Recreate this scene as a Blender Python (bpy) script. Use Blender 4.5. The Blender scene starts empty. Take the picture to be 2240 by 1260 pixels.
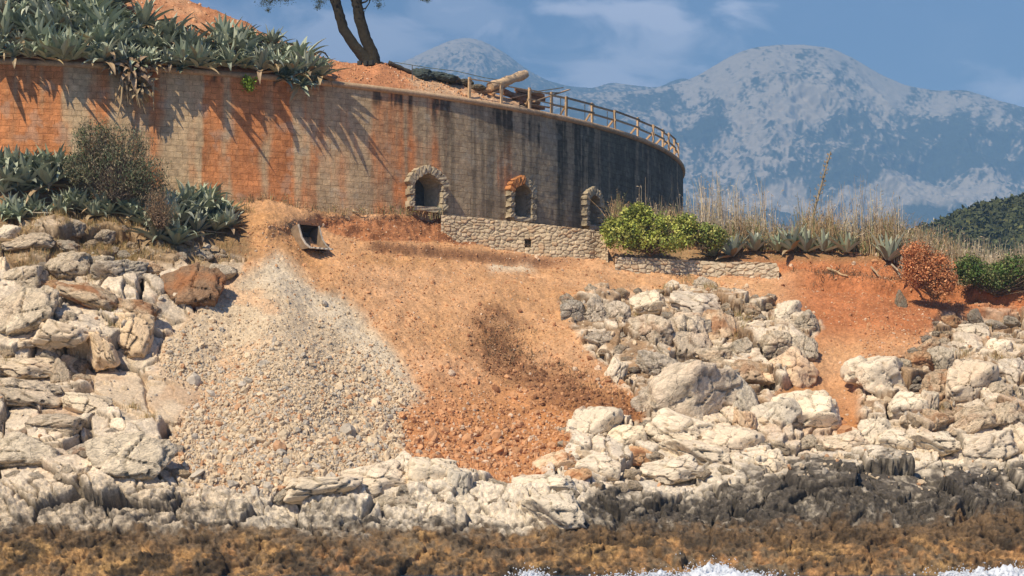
import bpy, math, random
import numpy as np
from mathutils import Vector, Matrix, Euler
S = bpy.context.scene
C = S.collection
RNG = np.random.default_rng(7); random.seed(7)
R = math.radians
# ------------------------------------------------------------------ camera
F = 4480.0; YH = 960.0; CZ = 4.9
TH = math.atan((YH - 630) / F)
cd = bpy.data.cameras.new("camera"); cam = bpy.data.objects.new("camera", cd); C.objects.link(cam)
cam.location = (0, 0, CZ); cam.rotation_euler = (math.pi / 2 + TH, 0, 0)
cd.sensor_width = 36; cd.lens = F / 2240 * 36; cd.clip_start = 1; cd.clip_end = 60000
S.camera = cam
# ------------------------------------------------------------------ sky, sun, exposure
SAZ, SEL = R(-35), R(47)
sdir = Vector((math.sin(SAZ) * math.cos(SEL), -math.cos(SAZ) * math.cos(SEL), math.sin(SEL)))
W = bpy.data.worlds.new("World"); S.world = W; W.use_nodes = True
nt = W.node_tree; nt.nodes.clear()
def N(nt, t, **k):
    n = nt.nodes.new(t)
    for a, b in k.items(): setattr(n, a, b)
    return n
CLOUDS = [(1330, 110, 230, 80, .5), (1430, 30, 120, 45, .62), (1250, 20, 90, 22, .6), (720, 90, 280, 60, .42), (2215, 200, 90, 40, .45), (1010, 40, 120, 40, .25)]
out = N(nt, 'ShaderNodeOutputWorld'); bg = N(nt, 'ShaderNodeBackground'); sky = N(nt, 'ShaderNodeTexSky')
sky.sky_type = 'NISHITA'; sky.sun_disc = False; sky.sun_elevation = SEL; sky.sun_rotation = math.pi - SAZ
sky.air_density = 1.25; sky.dust_density = 0.3; sky.ozone_density = 5.0
bg.inputs['Strength'].default_value = 0.07
tc = N(nt, 'ShaderNodeTexCoord'); mp = N(nt, 'ShaderNodeMapping'); mp.inputs['Scale'].default_value = (1, 1, 1.9)
mp.inputs['Location'].default_value = (0.33, 0.0, 0.12)
n1 = N(nt, 'ShaderNodeTexNoise'); n1.inputs['Scale'].default_value = 24; n1.inputs['Detail'].default_value = 7; n1.inputs['Roughness'].default_value = 0.55
n1.inputs['Distortion'].default_value = 0.5
cr = N(nt, 'ShaderNodeMapRange'); cr.inputs[1].default_value = 0.44; cr.inputs[2].default_value = 0.66; cr.interpolation_type = 'SMOOTHSTEP'
cr.inputs[4].default_value = 0.03
mx = N(nt, 'ShaderNodeMix', data_type='RGBA')
mx.inputs[7].default_value = (21, 20.5, 23.5, 1)
L = nt.links.new
L(tc.outputs['Generated'], mp.inputs[0]); L(mp.outputs[0], n1.inputs['Vector']); L(n1.outputs[0], cr.inputs[0])
acc = None
for (cu, cv, ru, rv_, am) in CLOUDS:
    x = (cu - 1120) / F; y = (630 - cv) / F; d = Vector((x, math.cos(TH) - y * math.sin(TH), math.sin(TH) + y * math.cos(TH))).normalized()
    sb = N(nt, 'ShaderNodeVectorMath', operation='SUBTRACT'); L(tc.outputs['Generated'], sb.inputs[0]); sb.inputs[1].default_value = d
    ml = N(nt, 'ShaderNodeVectorMath', operation='MULTIPLY'); L(sb.outputs[0], ml.inputs[0]); ml.inputs[1].default_value = (F / ru, 2, F / rv_)
    le = N(nt, 'ShaderNodeVectorMath', operation='LENGTH'); L(ml.outputs[0], le.inputs[0])
    a1 = N(nt, 'ShaderNodeMath', operation='MULTIPLY_ADD'); L(n1.outputs[0], a1.inputs[0]); a1.inputs[1].default_value = -5.0; L(le.outputs['Value'], a1.inputs[2])
    mr = N(nt, 'ShaderNodeMapRange', interpolation_type='SMOOTHSTEP'); L(a1.outputs[0], mr.inputs[0]); mr.inputs[1].default_value = -2.3; mr.inputs[2].default_value = -.9; mr.inputs[3].default_value = am; mr.inputs[4].default_value = 0
    if acc is None: acc = mr.outputs[0]
    else:
        q = N(nt, 'ShaderNodeMath', operation='MAXIMUM'); L(acc, q.inputs[0]); L(mr.outputs[0], q.inputs[1]); acc = q.outputs[0]
q = N(nt, 'ShaderNodeMath', operation='MAXIMUM'); L(acc, q.inputs[0]); L(cr.outputs[0], q.inputs[1]); acc = q.outputs[0]
tn = N(nt, 'ShaderNodeVectorMath', operation='MULTIPLY'); L(sky.outputs[0], tn.inputs[0]); tn.inputs[1].default_value = (.95, 1.06, 1.42)
L(acc, mx.inputs[0]); L(tn.outputs[0], mx.inputs[6]); L(mx.outputs[2], bg.inputs[0]); L(bg.outputs[0], out.inputs[0])
sl = bpy.data.lights.new("sun", 'SUN'); so = bpy.data.objects.new("sun", sl); C.objects.link(so)
sl.energy = 5.0; sl.angle = R(0.5); sl.color = (1.0, 0.87, 0.66)
so.rotation_euler = sdir.to_track_quat('Z', 'Y').to_euler(); so.location = (-60, -40, 80)
S.view_settings.view_transform = 'Standard'; S.view_settings.look = 'None'; S.view_settings.gamma = 1; S.view_settings.exposure = 0.2
S.cycles.use_denoising = True; S.cycles.max_bounces = 6; S.cycles.volume_bounces = 0; S.cycles.transparent_max_bounces = 8
# ------------------------------------------------------------------ numeric helpers
def h3(ix, iy, iz, s=0):
    n = (ix.astype(np.int64) * 73856093) ^ (iy.astype(np.int64) * 19349663) ^ (iz.astype(np.int64) * 83492791) ^ (s * 2654435761 % 4294967296)
    n &= 0xffffffff
    n = (n ^ (n >> 15)) * 2246822519 & 0xffffffff
    n = (n ^ (n >> 13)) * 3266489917 & 0xffffffff
    n ^= n >> 16
    return (n & 0xffffff) / float(0xffffff)
def vnoise(p, s=0):
    i = np.floor(p).astype(np.int64); f = p - i; f = f * f * f * (f * (f * 6 - 15) + 10)
    r = 0
    for dx in (0, 1):
        wx = f[:, 0] if dx else 1 - f[:, 0]
        for dy in (0, 1):
            wy = f[:, 1] if dy else 1 - f[:, 1]
            for dz in (0, 1):
                wz = f[:, 2] if dz else 1 - f[:, 2]
                r = r + wx * wy * wz * h3(i[:, 0] + dx, i[:, 1] + dy, i[:, 2] + dz, s)
    return r * 2 - 1
ROT = np.array([[0.8, 0.6, 0.0], [-0.36, 0.48, 0.8], [0.48, -0.64, 0.6]])
def fbm(p, oct=5, s=0, gain=0.5, ridged=False):
    p = np.asarray(p, float); a = 1.0; r = 0; t = 0
    for o in range(oct):
        n = vnoise(p, s + o)
        if ridged: n = 1 - 2 * np.abs(n)
        r = r + a * n; t += a; a *= gain; p = (p @ ROT.T) * 2.03 + 11.3
    return r / t
def worley(p, s=0):
    i = np.floor(p).astype(np.int64); n = len(p)
    F1 = np.full(n, 9.0); F2 = np.full(n, 9.0); ID = np.zeros(n); V = np.zeros((n, 3)); 
    for dx in (-1, 0, 1):
        for dy in (-1, 0, 1):
            for dz in (-1, 0, 1):
                a, b, c = i[:, 0] + dx, i[:, 1] + dy, i[:, 2] + dz
                fx = a + 0.1 + 0.8 * h3(a, b, c, s); fy = b + 0.1 + 0.8 * h3(a, b, c, s + 1); fz = c + 0.1 + 0.8 * h3(a, b, c, s + 2)
                d = np.stack([p[:, 0] - fx, p[:, 1] - fy, p[:, 2] - fz], 1); q = np.sqrt((d * d).sum(1))
                m = q < F1
                F2 = np.where(m, F1, np.minimum(F2, q)); F1 = np.where(m, q, F1)
                ID = np.where(m, h3(a, b, c, s + 3), ID); V[m] = d[m]
    return F1, F2, ID, V
def ss(a, b, x):
    t = np.clip((x - a) / (b - a), 0, 1); return t * t * (3 - 2 * t)
def frac(x): return x - np.floor(x)
def blocks(p, s, tilt=0.7, crack=0.12):
    f1, f2, i, v = worley(p, s)
    t = (frac(i * 17.3) - .5) * v[:, 0] + (frac(i * 31.7) - .5) * v[:, 1] + (frac(i * 57.1) - .5) * v[:, 2]
    h = (i - .5) + tilt * 2 * t
    e = f2 - f1
    return h, 1 - ss(0, crack, e), i, e
def inpoly(u, v, poly, soft):
    poly = np.array(poly, float); n = len(poly); ins = np.zeros(u.shape, bool); d = np.full(u.shape, 1e9)
    for k in range(n):
        x1, y1 = poly[k]; x2, y2 = poly[(k + 1) % n]
        c = ((y1 > v) != (y2 > v)) & (u < (x2 - x1) * (v - y1) / (y2 - y1 + 1e-9) + x1); ins ^= c
        ex, ey = x2 - x1, y2 - y1; t = np.clip(((u - x1) * ex + (v - y1) * ey) / (ex * ex + ey * ey), 0, 1)
        d = np.minimum(d, np.hypot(u - x1 - t * ex, v - y1 - t * ey))
    sd = np.where(ins, d, -d)
    return ss(-soft, soft, sd)
def ray(u, v):
    u = np.asarray(u, float); v = np.asarray(v, float)
    x = (u - 1120) / F; y = (630 - v) / F
    return np.stack(np.broadcast_arrays(x, math.cos(TH) - y * math.sin(TH), math.sin(TH) + y * math.cos(TH)), -1)
CAM = np.array([0, 0, CZ])
def P(u, v, D):
    r = ray(u, v); return CAM + r * (np.asarray(D, float) / r[..., 1])[..., None]
def project(p):
    d = np.asarray(p, float) - CAM
    y = d[..., 1] * math.cos(TH) + d[..., 2] * math.sin(TH); z = -d[..., 1] * math.sin(TH) + d[..., 2] * math.cos(TH)
    return 1120 + F * d[..., 0] / y, 630 - F * z / y
ORD = "first second third fourth fifth sixth seventh eighth ninth tenth eleventh twelfth thirteenth fourteenth fifteenth sixteenth seventeenth eighteenth nineteenth twentieth".split()
def ordw(k):
    if k < 20: return ORD[k]
    tens = {20: "twenty", 30: "thirty", 40: "forty", 50: "fifty", 60: "sixty"}[(k + 1) // 10 * 10]
    return {20: "", 30: "thirtieth", 40: "fortieth", 50: "fiftieth", 60: "sixtieth"}[(k + 1) // 10 * 10] if (k + 1) % 10 == 0 else tens + "-" + ORD[k % 10]
# ------------------------------------------------------------------ object helpers
def mk(name, V, Fs, mat, col=None, smooth=True, parent=None, uv=None):
    me = bpy.data.meshes.new(name); V = np.asarray(V, np.float32)
    if isinstance(Fs, np.ndarray):
        k = Fs.shape[1]; n = len(Fs)
        me.vertices.add(len(V)); me.vertices.foreach_set('co', V.ravel())
        me.loops.add(n * k); me.loops.foreach_set('vertex_index', Fs.astype(np.int32).ravel())
        me.polygons.add(n); me.polygons.foreach_set('loop_start', np.arange(0, n * k, k, dtype=np.int32))
        me.update(calc_edges=True); me.validate()
    else:
        me.from_pydata([tuple(x) for x in V.tolist()], [], Fs); me.update()
    me.polygons.foreach_set('use_smooth', np.full(len(me.polygons), smooth))
    if col is not None:
        a = me.color_attributes.new('col', 'FLOAT_COLOR', 'POINT'); c = np.ones((len(V), 4), np.float32); c[:, :3] = col; a.data.foreach_set('color', c.ravel())
    if uv is not None:
        a = me.attributes.new('wuv', 'FLOAT_VECTOR', 'POINT'); a.data.foreach_set('vector', np.asarray(uv, np.float32).ravel())
    me.materials.append(mat)
    o = bpy.data.objects.new(name, me); C.objects.link(o)
    if parent: o.parent = parent
    return o
def tag(o, label=None, cat=None, group=None, kind=None):
    if label: o['label'] = label
    if cat: o['category'] = cat
    if group: o['group'] = group
    if kind: o['kind'] = kind
    return o
def empty(name, loc, label, cat, group=None):
    o = bpy.data.objects.new(name, None); C.objects.link(o); o.location = loc; o.empty_display_size = 0.2
    tag(o, label, cat, group); return o
def attach(o, t):
    o.parent = t; o.matrix_parent_inverse = Matrix.Translation(t.location).inverted(); return o
class MB:
    def __init__(s): s.V = []; s.F = []; s.c = []; s.n = 0
    def add(s, V, Fs, col=(1, 1, 1)):
        V = np.asarray(V, float); s.V.append(V); s.F += [tuple(int(i) + s.n for i in f) for f in Fs]; s.n += len(V)
        s.c.append(np.broadcast_to(np.asarray(col, float), (len(V), 3)))
    def box(s, c, sz, rot=None, col=(1, 1, 1), jit=0):
        v = np.array([[x, y, z] for x in (-.5, .5) for y in (-.5, .5) for z in (-.5, .5)]) * np.array(sz)
        if jit: v = v + RNG.normal(0, jit, v.shape)
        if rot is not None: v = v @ np.array(rot).T
        s.add(v + np.array(c), [(0, 1, 3, 2), (4, 6, 7, 5), (0, 4, 5, 1), (2, 3, 7, 6), (0, 2, 6, 4), (1, 5, 7, 3)], col)
    def bar(s, a, b, w, h, col=(1, 1, 1), up=(0, 0, 1)):
        a = np.array(a, float); b = np.array(b, float); d = b - a; L_ = np.linalg.norm(d); d /= L_
        x = np.cross(d, up); x /= np.linalg.norm(x); z = np.cross(x, d)
        s.box((a + b) / 2, (w, L_, h), np.stack([x, d, z], 1), col)
    def tube(s, pts, rad, n=8, col=(1, 1, 1), cap=True, nz=0):
        pts = np.array(pts, float); rad = np.broadcast_to(rad, len(pts)); V = []
        for k, p in enumerate(pts):
            d = pts[min(k + 1, len(pts) - 1)] - pts[max(k - 1, 0)]; d /= np.linalg.norm(d) + 1e-9
            x = np.cross(d, (0.1, 0.95, 0.3)); x /= np.linalg.norm(x) + 1e-9; y = np.cross(d, x)
            for j in range(n):
                a = 2 * math.pi * j / n; r = rad[k] * (1 + (RNG.normal(0, nz) if nz else 0)); V.append(p + r * (x * math.cos(a) + y * math.sin(a)))
        Fs = [(k * n + j, k * n + (j + 1) % n, (k + 1) * n + (j + 1) % n, (k + 1) * n + j) for k in range(len(pts) - 1) for j in range(n)]
        if cap: Fs += [tuple(range(n))[::-1], tuple((len(pts) - 1) * n + j for j in range(n))]
        s.add(V, Fs, col)
    def build(s, name, mat, parent=None, smooth=False):
        return mk(name, np.concatenate(s.V), s.F, mat, np.concatenate(s.c), smooth, parent)
# ------------------------------------------------------------------ materials
def surf(name, rough=0.9, bump=((8, .5, .05),), var=((3, .25),), objcol=False, extra=None, spec=0.2, hueshift=None, coords='Object'):
    m = bpy.data.materials.new(name); m.use_nodes = True; nt = m.node_tree; L = nt.links.new
    b = nt.nodes['Principled BSDF']; b.inputs['Roughness'].default_value = rough; b.inputs['Specular IOR Level'].default_value = spec
    tc = N(nt, 'ShaderNodeTexCoord'); co = tc.outputs[coords]
    at = N(nt, 'ShaderNodeAttribute'); at.attribute_name = 'col'; c = at.outputs['Color']
    def mul(c, fac):
        x = N(nt, 'ShaderNodeVectorMath', operation='MULTIPLY'); L(c, x.inputs[0]); L(fac, x.inputs[1]); return x.outputs[0]
    for sc, am in var:
        n = N(nt, 'ShaderNodeTexNoise'); n.inputs['Scale'].default_value = sc; n.inputs['Detail'].default_value = 5; n.inputs['Roughness'].default_value = .6; L(co, n.inputs['Vector'])
        r = N(nt, 'ShaderNodeMapRange'); r.inputs[1].default_value = .3; r.inputs[2].default_value = .7; r.inputs[3].default_value = 1 - am; r.inputs[4].default_value = 1 + am; L(n.outputs[0], r.inputs[0]); c = mul(c, r.outputs[0])
    if objcol:
        oi = N(nt, 'ShaderNodeObjectInfo'); c = mul(c, oi.outputs['Color'])
    if extra: c = extra(nt, co, c)
    L(c, b.inputs['Base Color'])
    nrm = None
    for sc, st, di in bump:
        n = N(nt, 'ShaderNodeTexNoise'); n.inputs['Scale'].default_value = sc; n.inputs['Detail'].default_value = 8; n.inputs['Roughness'].default_value = .65; L(co, n.inputs['Vector'])
        bp = N(nt, 'ShaderNodeBump'); bp.inputs['Strength'].default_value = st; bp.inputs['Distance'].default_value = di; L(n.outputs[0], bp.inputs['Height'])
        if nrm is not None: L(nrm, bp.inputs['Normal'])
        nrm = bp.outputs[0]
    if nrm is not None: L(nrm, b.inputs['Normal'])
    return m
def rockextra(stain, lich=.55):
    def f(nt, co, c):
        L = nt.links.new
        # dark lichen specks and pits
        n = N(nt, 'ShaderNodeTexNoise'); n.inputs['Scale'].default_value = 5; n.inputs['Detail'].default_value = 8; n.inputs['Roughness'].default_value = .72; L(co, n.inputs['Vector'])
        r = N(nt, 'ShaderNodeMapRange'); r.inputs[1].default_value = .53; r.inputs[2].default_value = .64; r.inputs[4].default_value = lich; L(n.outputs[0], r.inputs[0])
        m = N(nt, 'ShaderNodeMix', data_type='RGBA'); L(r.outputs[0], m.inputs[0]); L(c, m.inputs[6]); m.inputs[7].default_value = (.28, .23, .17, 1)
        c = m.outputs[2]
        # fine cracks
        nz = N(nt, 'ShaderNodeTexNoise'); nz.inputs['Scale'].default_value = 2.2; nz.inputs['Detail'].default_value = 4; L(co, nz.inputs['Vector'])
        ad = N(nt, 'ShaderNodeMix', data_type='RGBA'); ad.inputs[0].default_value = .4; L(co, ad.inputs[6]); L(nz.outputs['Color'], ad.inputs[7])
        v = N(nt, 'ShaderNodeTexVoronoi', feature='DISTANCE_TO_EDGE'); v.inputs['Scale'].default_value = 2.6; L(ad.outputs[2], v.inputs['Vector'])
        r2 = N(nt, 'ShaderNodeMapRange'); r2.inputs[1].default_value = 0.0; r2.inputs[2].default_value = .018; r2.inputs[3].default_value = .8; r2.inputs[4].default_value = 0; L(v.outputs[0], r2.inputs[0])
        m2 = N(nt, 'ShaderNodeMix', data_type='RGBA'); L(r2.outputs[0], m2.inputs[0]); L(c, m2.inputs[6]); m2.inputs[7].default_value = (.09, .08, .065, 1)
        c = m2.outputs[2]
        if stain:
            oi = N(nt, 'ShaderNodeObjectInfo'); n3 = N(nt, 'ShaderNodeTexNoise'); n3.inputs['Scale'].default_value = 1.3; n3.inputs['Detail'].default_value = 5; L(co, n3.inputs['Vector'])
            r3 = N(nt, 'ShaderNodeMapRange'); r3.inputs[1].default_value = .48; r3.inputs[2].default_value = .62; L(n3.outputs[0], r3.inputs[0])
            mu = N(nt, 'ShaderNodeMath', operation='MULTIPLY'); L(r3.outputs[0], mu.inputs[0]); L(oi.outputs['Alpha'], mu.inputs[1])
            m3 = N(nt, 'ShaderNodeMix', data_type='RGBA'); L(mu.outputs[0], m3.inputs[0]); L(c, m3.inputs[6]); m3.inputs[7].default_value = (.42, .19, .085, 1); c = m3.outputs[2]
        return c
    return f
M = {}
M['terrain'] = surf('terrain', bump=((6, .7, .08), (28, .9, .035)), var=((1.2, .14), (9, .28), (40, .28)))
M['rock'] = surf('limestone', bump=((2.5, .8, .16), (10, .9, .06)), var=((1.0, .2), (6, .24), (24, .16)), objcol=True, extra=rockextra(True))
M['gravel'] = surf('gravel', bump=((30, .5, .02),), var=((20, .15),))
M['mount'] = surf('mountain', bump=(), var=((.02, .12),), spec=0)
M['leaf'] = surf('agave_leaf', rough=.5, bump=(), var=((3, .15),), objcol=True, spec=.35)
M['foliage'] = surf('foliage', rough=.6, bump=(), var=((2.5, .3),))
M['straw'] = surf('straw', rough=.8, bump=(), var=((1.5, .25),))
M['bark'] = surf('bark', bump=((12, .9, .05),), var=((6, .3),))
M['wood'] = surf('timber', rough=.7, bump=((20, .4, .01),), var=((9, .25),))
M['stone'] = surf('masonry', bump=((10, .6, .04), (40, .5, .015)), var=((6, .22), (30, .18)))
M['steel'] = surf('worn_steel', rough=.55, bump=((25, .3, .006),), var=((4, .35),), spec=.5)
M['dark'] = surf('dark_panel', bump=((12, .5, .02),), var=((5, .3),))
# fort wall material: coursed ashlar in wall coordinates (metres along the wall, metres up)
def wallmat():
    m = bpy.data.materials.new('fort_masonry'); m.use_nodes = True; nt = m.node_tree; L = nt.links.new; b = nt.nodes['Principled BSDF']
    b.inputs['Roughness'].default_value = .92; b.inputs['Specular IOR Level'].default_value = .15
    at = N(nt, 'ShaderNodeAttribute'); at.attribute_name = 'col'; uv = N(nt, 'ShaderNodeAttribute'); uv.attribute_name = 'wuv'
    nz = N(nt, 'ShaderNodeTexNoise'); nz.inputs['Scale'].default_value = 2.5; nz.inputs['Detail'].default_value = 3; L(uv.outputs['Vector'], nz.inputs['Vector'])
    sb = N(nt, 'ShaderNodeVectorMath', operation='SUBTRACT'); L(nz.outputs['Color'], sb.inputs[0]); sb.inputs[1].default_value = (.5, .5, .5)
    sc = N(nt, 'ShaderNodeVectorMath', operation='SCALE'); sc.inputs['Scale'].default_value = .13; L(sb.outputs[0], sc.inputs[0])
    ad = N(nt, 'ShaderNodeVectorMath', operation='ADD'); L(uv.outputs['Vector'], ad.inputs[0]); L(sc.outputs[0], ad.inputs[1])
    br = N(nt, 'ShaderNodeTexBrick'); L(ad.outputs[0], br.inputs['Vector']); br.inputs['Scale'].default_value = 1
    br.inputs['Brick Width'].default_value = .52; br.inputs['Row Height'].default_value = .28; br.inputs['Mortar Size'].default_value = .015; br.inputs['Mortar Smooth'].default_value = .4
    br.inputs['Color1'].default_value = (.80, .79, .79, 1); br.inputs['Color2'].default_value = (1.18, 1.17, 1.12, 1); br.inputs['Mortar'].default_value = (.55, .50, .46, 1)
    br.inputs['Bias'].default_value = -.1; br.squash_frequency = 3; br.squash = .8
    nj = N(nt, 'ShaderNodeTexNoise'); nj.inputs['Scale'].default_value = 1.7; nj.inputs['Detail'].default_value = 5; nj.inputs['Roughness'].default_value = .7; L(uv.outputs['Vector'], nj.inputs['Vector'])
    rj = N(nt, 'ShaderNodeMapRange'); rj.inputs[1].default_value = .36; rj.inputs[2].default_value = .62; rj.inputs[3].default_value = .15; L(nj.outputs[0], rj.inputs[0])
    mj = N(nt, 'ShaderNodeMix', data_type='RGBA'); L(rj.outputs[0], mj.inputs[0]); mj.inputs[6].default_value = (.98, .98, .98, 1); L(br.outputs['Color'], mj.inputs[7])
    c = N(nt, 'ShaderNodeVectorMath', operation='MULTIPLY'); L(at.outputs['Color'], c.inputs[0]); L(mj.outputs[2], c.inputs[1]); c = c.outputs[0]
    for s, a in ((4, .2), (22, .2)):
        n = N(nt, 'ShaderNodeTexNoise'); n.inputs['Scale'].default_value = s; n.inputs['Detail'].default_value = 6; L(uv.outputs['Vector'], n.inputs['Vector'])
        r = N(nt, 'ShaderNodeMapRange'); r.inputs[1].default_value = .3; r.inputs[2].default_value = .7; r.inputs[3].default_value = 1 - a; r.inputs[4].default_value = 1 + a; L(n.outputs[0], r.inputs[0])
        x = N(nt, 'ShaderNodeVectorMath', operation='MULTIPLY'); L(c, x.inputs[0]); L(r.outputs[0], x.inputs[1]); c = x.outputs[0]
    L(c, b.inputs['Base Color'])
    b1 = N(nt, 'ShaderNodeBump'); b1.invert = True; b1.inputs['Strength'].default_value = .6; b1.inputs['Distance'].default_value = .03; L(br.outputs['Fac'], b1.inputs['Height'])
    n = N(nt, 'ShaderNodeTexNoise'); n.inputs['Scale'].default_value = 7; n.inputs['Detail'].default_value = 8; n.inputs['Roughness'].default_value = .7; L(uv.outputs['Vector'], n.inputs['Vector'])
    b2 = N(nt, 'ShaderNodeBump'); b2.inputs['Strength'].default_value = .7; b2.inputs['Distance'].default_value = .05; L(n.outputs[0], b2.inputs['Height']); L(b1.outputs[0], b2.inputs['Normal']); L(b2.outputs[0], b.inputs['Normal'])
    return m
M['fort'] = wallmat()
# ------------------------------------------------------------------ fort geometry (cylinder)
FC = np.array([-31.2, 131.4]); FR = 42.1; ZR = 21.65
def fp(phi, z, off=0.0):
    phi = np.asarray(phi, float); r = FR + off
    return np.stack(np.broadcast_arrays(FC[0] + r * np.sin(phi), FC[1] - r * np.cos(phi), z), -1)
_ph = np.linspace(R(-30), R(88), 4000); _u, _v = project(fp(_ph, ZR))
_k = np.argmax(_u); 
def phi_u(u): return np.interp(u, _u[:_k], _ph[:_k])
def rim_v(u): return np.interp(u, _u[:_k], _v[:_k])
def W_u(u): return fp(phi_u(u), ZR)[..., 1]
# ------------------------------------------------------------------ hillside terrain
VT = lambda u: np.interp(u, [-300, 0, 400, 480, 530, 585, 625, 665, 700, 930, 1135, 1290, 1400, 1520, 1900, 1960, 2090, 2240, 2600], [400, 408, 432, 446, 443, 437, 444, 458, 464, 470, 492, 505, 525, 545, 555, 575, 625, 640, 660])
DT = lambda u: np.interp(u, [-300, 0, 600, 930, 1135, 1500, 1900, 2240, 2600], [89.5, 90.3, 94.8, 99.8, 102, 102, 99, 95.5, 94])
_t = [0, .074, .123, .173, .27, .395, .52, .63, .70, .74, .83, .965, 1, 1.1]
_g = [0, .07, .138, .224, .33, .448, .57, .67, .76, .81, .88, .966, 1, 1.06]
DT0 = DT
DT = lambda u: np.where(u < 960, W_u(np.minimum(u, 960)) + .1, DT0(u) + (W_u(960.) + .1 - DT0(960.)) * (1 - ss(960, 1100, u)))
def Dbase(u, v):
    vt = VT(u); t = (v - vt) / (1290 - vt); g = np.interp(t, _t, _g)
    D = DT(u) + (70 - DT(u)) * g
    # heaps and hollows
    def b(cu, cv, su, sv, a): return a * np.exp(-((u - cu) / su) ** 2 - ((v - cv) / sv) ** 2)
    cone = np.clip(1 - np.abs(u - (600 + (v - 560) * .10)) / (20 + np.clip(v - 560, 0, 500) * .62), 0, 1)
    D = D - 1.4 * ss(0, 1, cone) * ss(560, 800, v) * (1 - ss(1000, 1090, v))
    D = D - b(590, 485, 75, 38, 1.7) - b(1060, 650, 90, 90, .7) - b(1500, 900, 170, 80, 1.2) - b(1500, 740, 220, 70, .9) - b(2100, 860, 160, 90, 1.2)
    D = D - b(280, 1010, 130, 60, 1.2) - b(150, 700, 150, 60, 1.0) + b(200, 800, 90, 30, 1.1) + b(1850, 830, 70, 110, 1.0) + b(700, 500, 60, 20, .8)
    D = D - b(1850, 1060, 260, 50, 1.3) - b(1200, 1090, 120, 40, .8) - b(930, 1060, 90, 40, .8) + b(1130, 900, 90, 120, .6)
    return D
N0 = np.array([0, -.72, .69])
LEFT = [(-400, 470), (300, 490), (530, 560), (510, 610), (455, 665), (400, 710), (352, 760), (440, 850), (405, 900), (380, 960), (430, 1065), (600, 1085), (-400, 1400)]
LOW = [(-400, 960), (370, 960), (430, 1065), (600, 1078), (760, 1040), (870, 1020), (1000, 1035), (1130, 1068), (1240, 1010), (1250, 925), (1310, 905), (1400, 930), (1420, 860), (1500, 820), (1640, 830), (1700, 885), (1780, 905), (1860, 960), (1950, 930), (1990, 900), (2700, 880), (2700, 1500), (-400, 1500)]
RA = [(1225, 660), (1300, 640), (1450, 640), (1490, 615), (1640, 640), (1740, 665), (1785, 705), (1780, 755), (1690, 885), (1560, 860), (1420, 900), (1340, 820), (1290, 770)]
RB = [(1860, 810), (1980, 780), (2060, 690), (2160, 680), (2700, 690), (2700, 1000), (1900, 950), (1880, 880)]
PALE = [(605, 556), (650, 585), (695, 640), (745, 640), (810, 700), (870, 780), (925, 870), (885, 900), (878, 960), (890, 1015), (840, 1045), (600, 1080), (430, 1065), (370, 960), (400, 900), (440, 860), (340, 810), (352, 740), (450, 660), (540, 592)]
DARK = [(1040, 670), (1100, 690), (1180, 780), (1290, 830), (1470, 925), (1420, 985), (1250, 890), (1130, 850), (1050, 770)]
CHUTE = [(1790, 690), (1870, 720), (1900, 850), (1950, 935), (1860, 955), (1700, 880), (1780, 790)]
SMOOTH = [(180, 800), (380, 815), (450, 870), (400, 910), (300, 930), (200, 870)]
def regions(u, v, p):
    w1 = fbm(p * .5, 4, 3) * 26; w2 = fbm(p * .5 + 50, 4, 5) * 26
    uu, vv = u + w1, v + w2
    return dict(left=inpoly(uu, vv, LEFT, 8), low=inpoly(uu, vv, LOW, 8), ra=inpoly(uu, vv, RA, 10), rb=inpoly(uu, vv, RB, 12), pale=inpoly(u + w1 * .5, v + w2 * .5, PALE, 20),
                dark=inpoly(uu + w1, vv + w2, DARK, 28), chute=inpoly(uu, vv, CHUTE, 14), smooth=inpoly(uu, vv, SMOOTH, 10), w1=w1, w2=w2)
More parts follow.
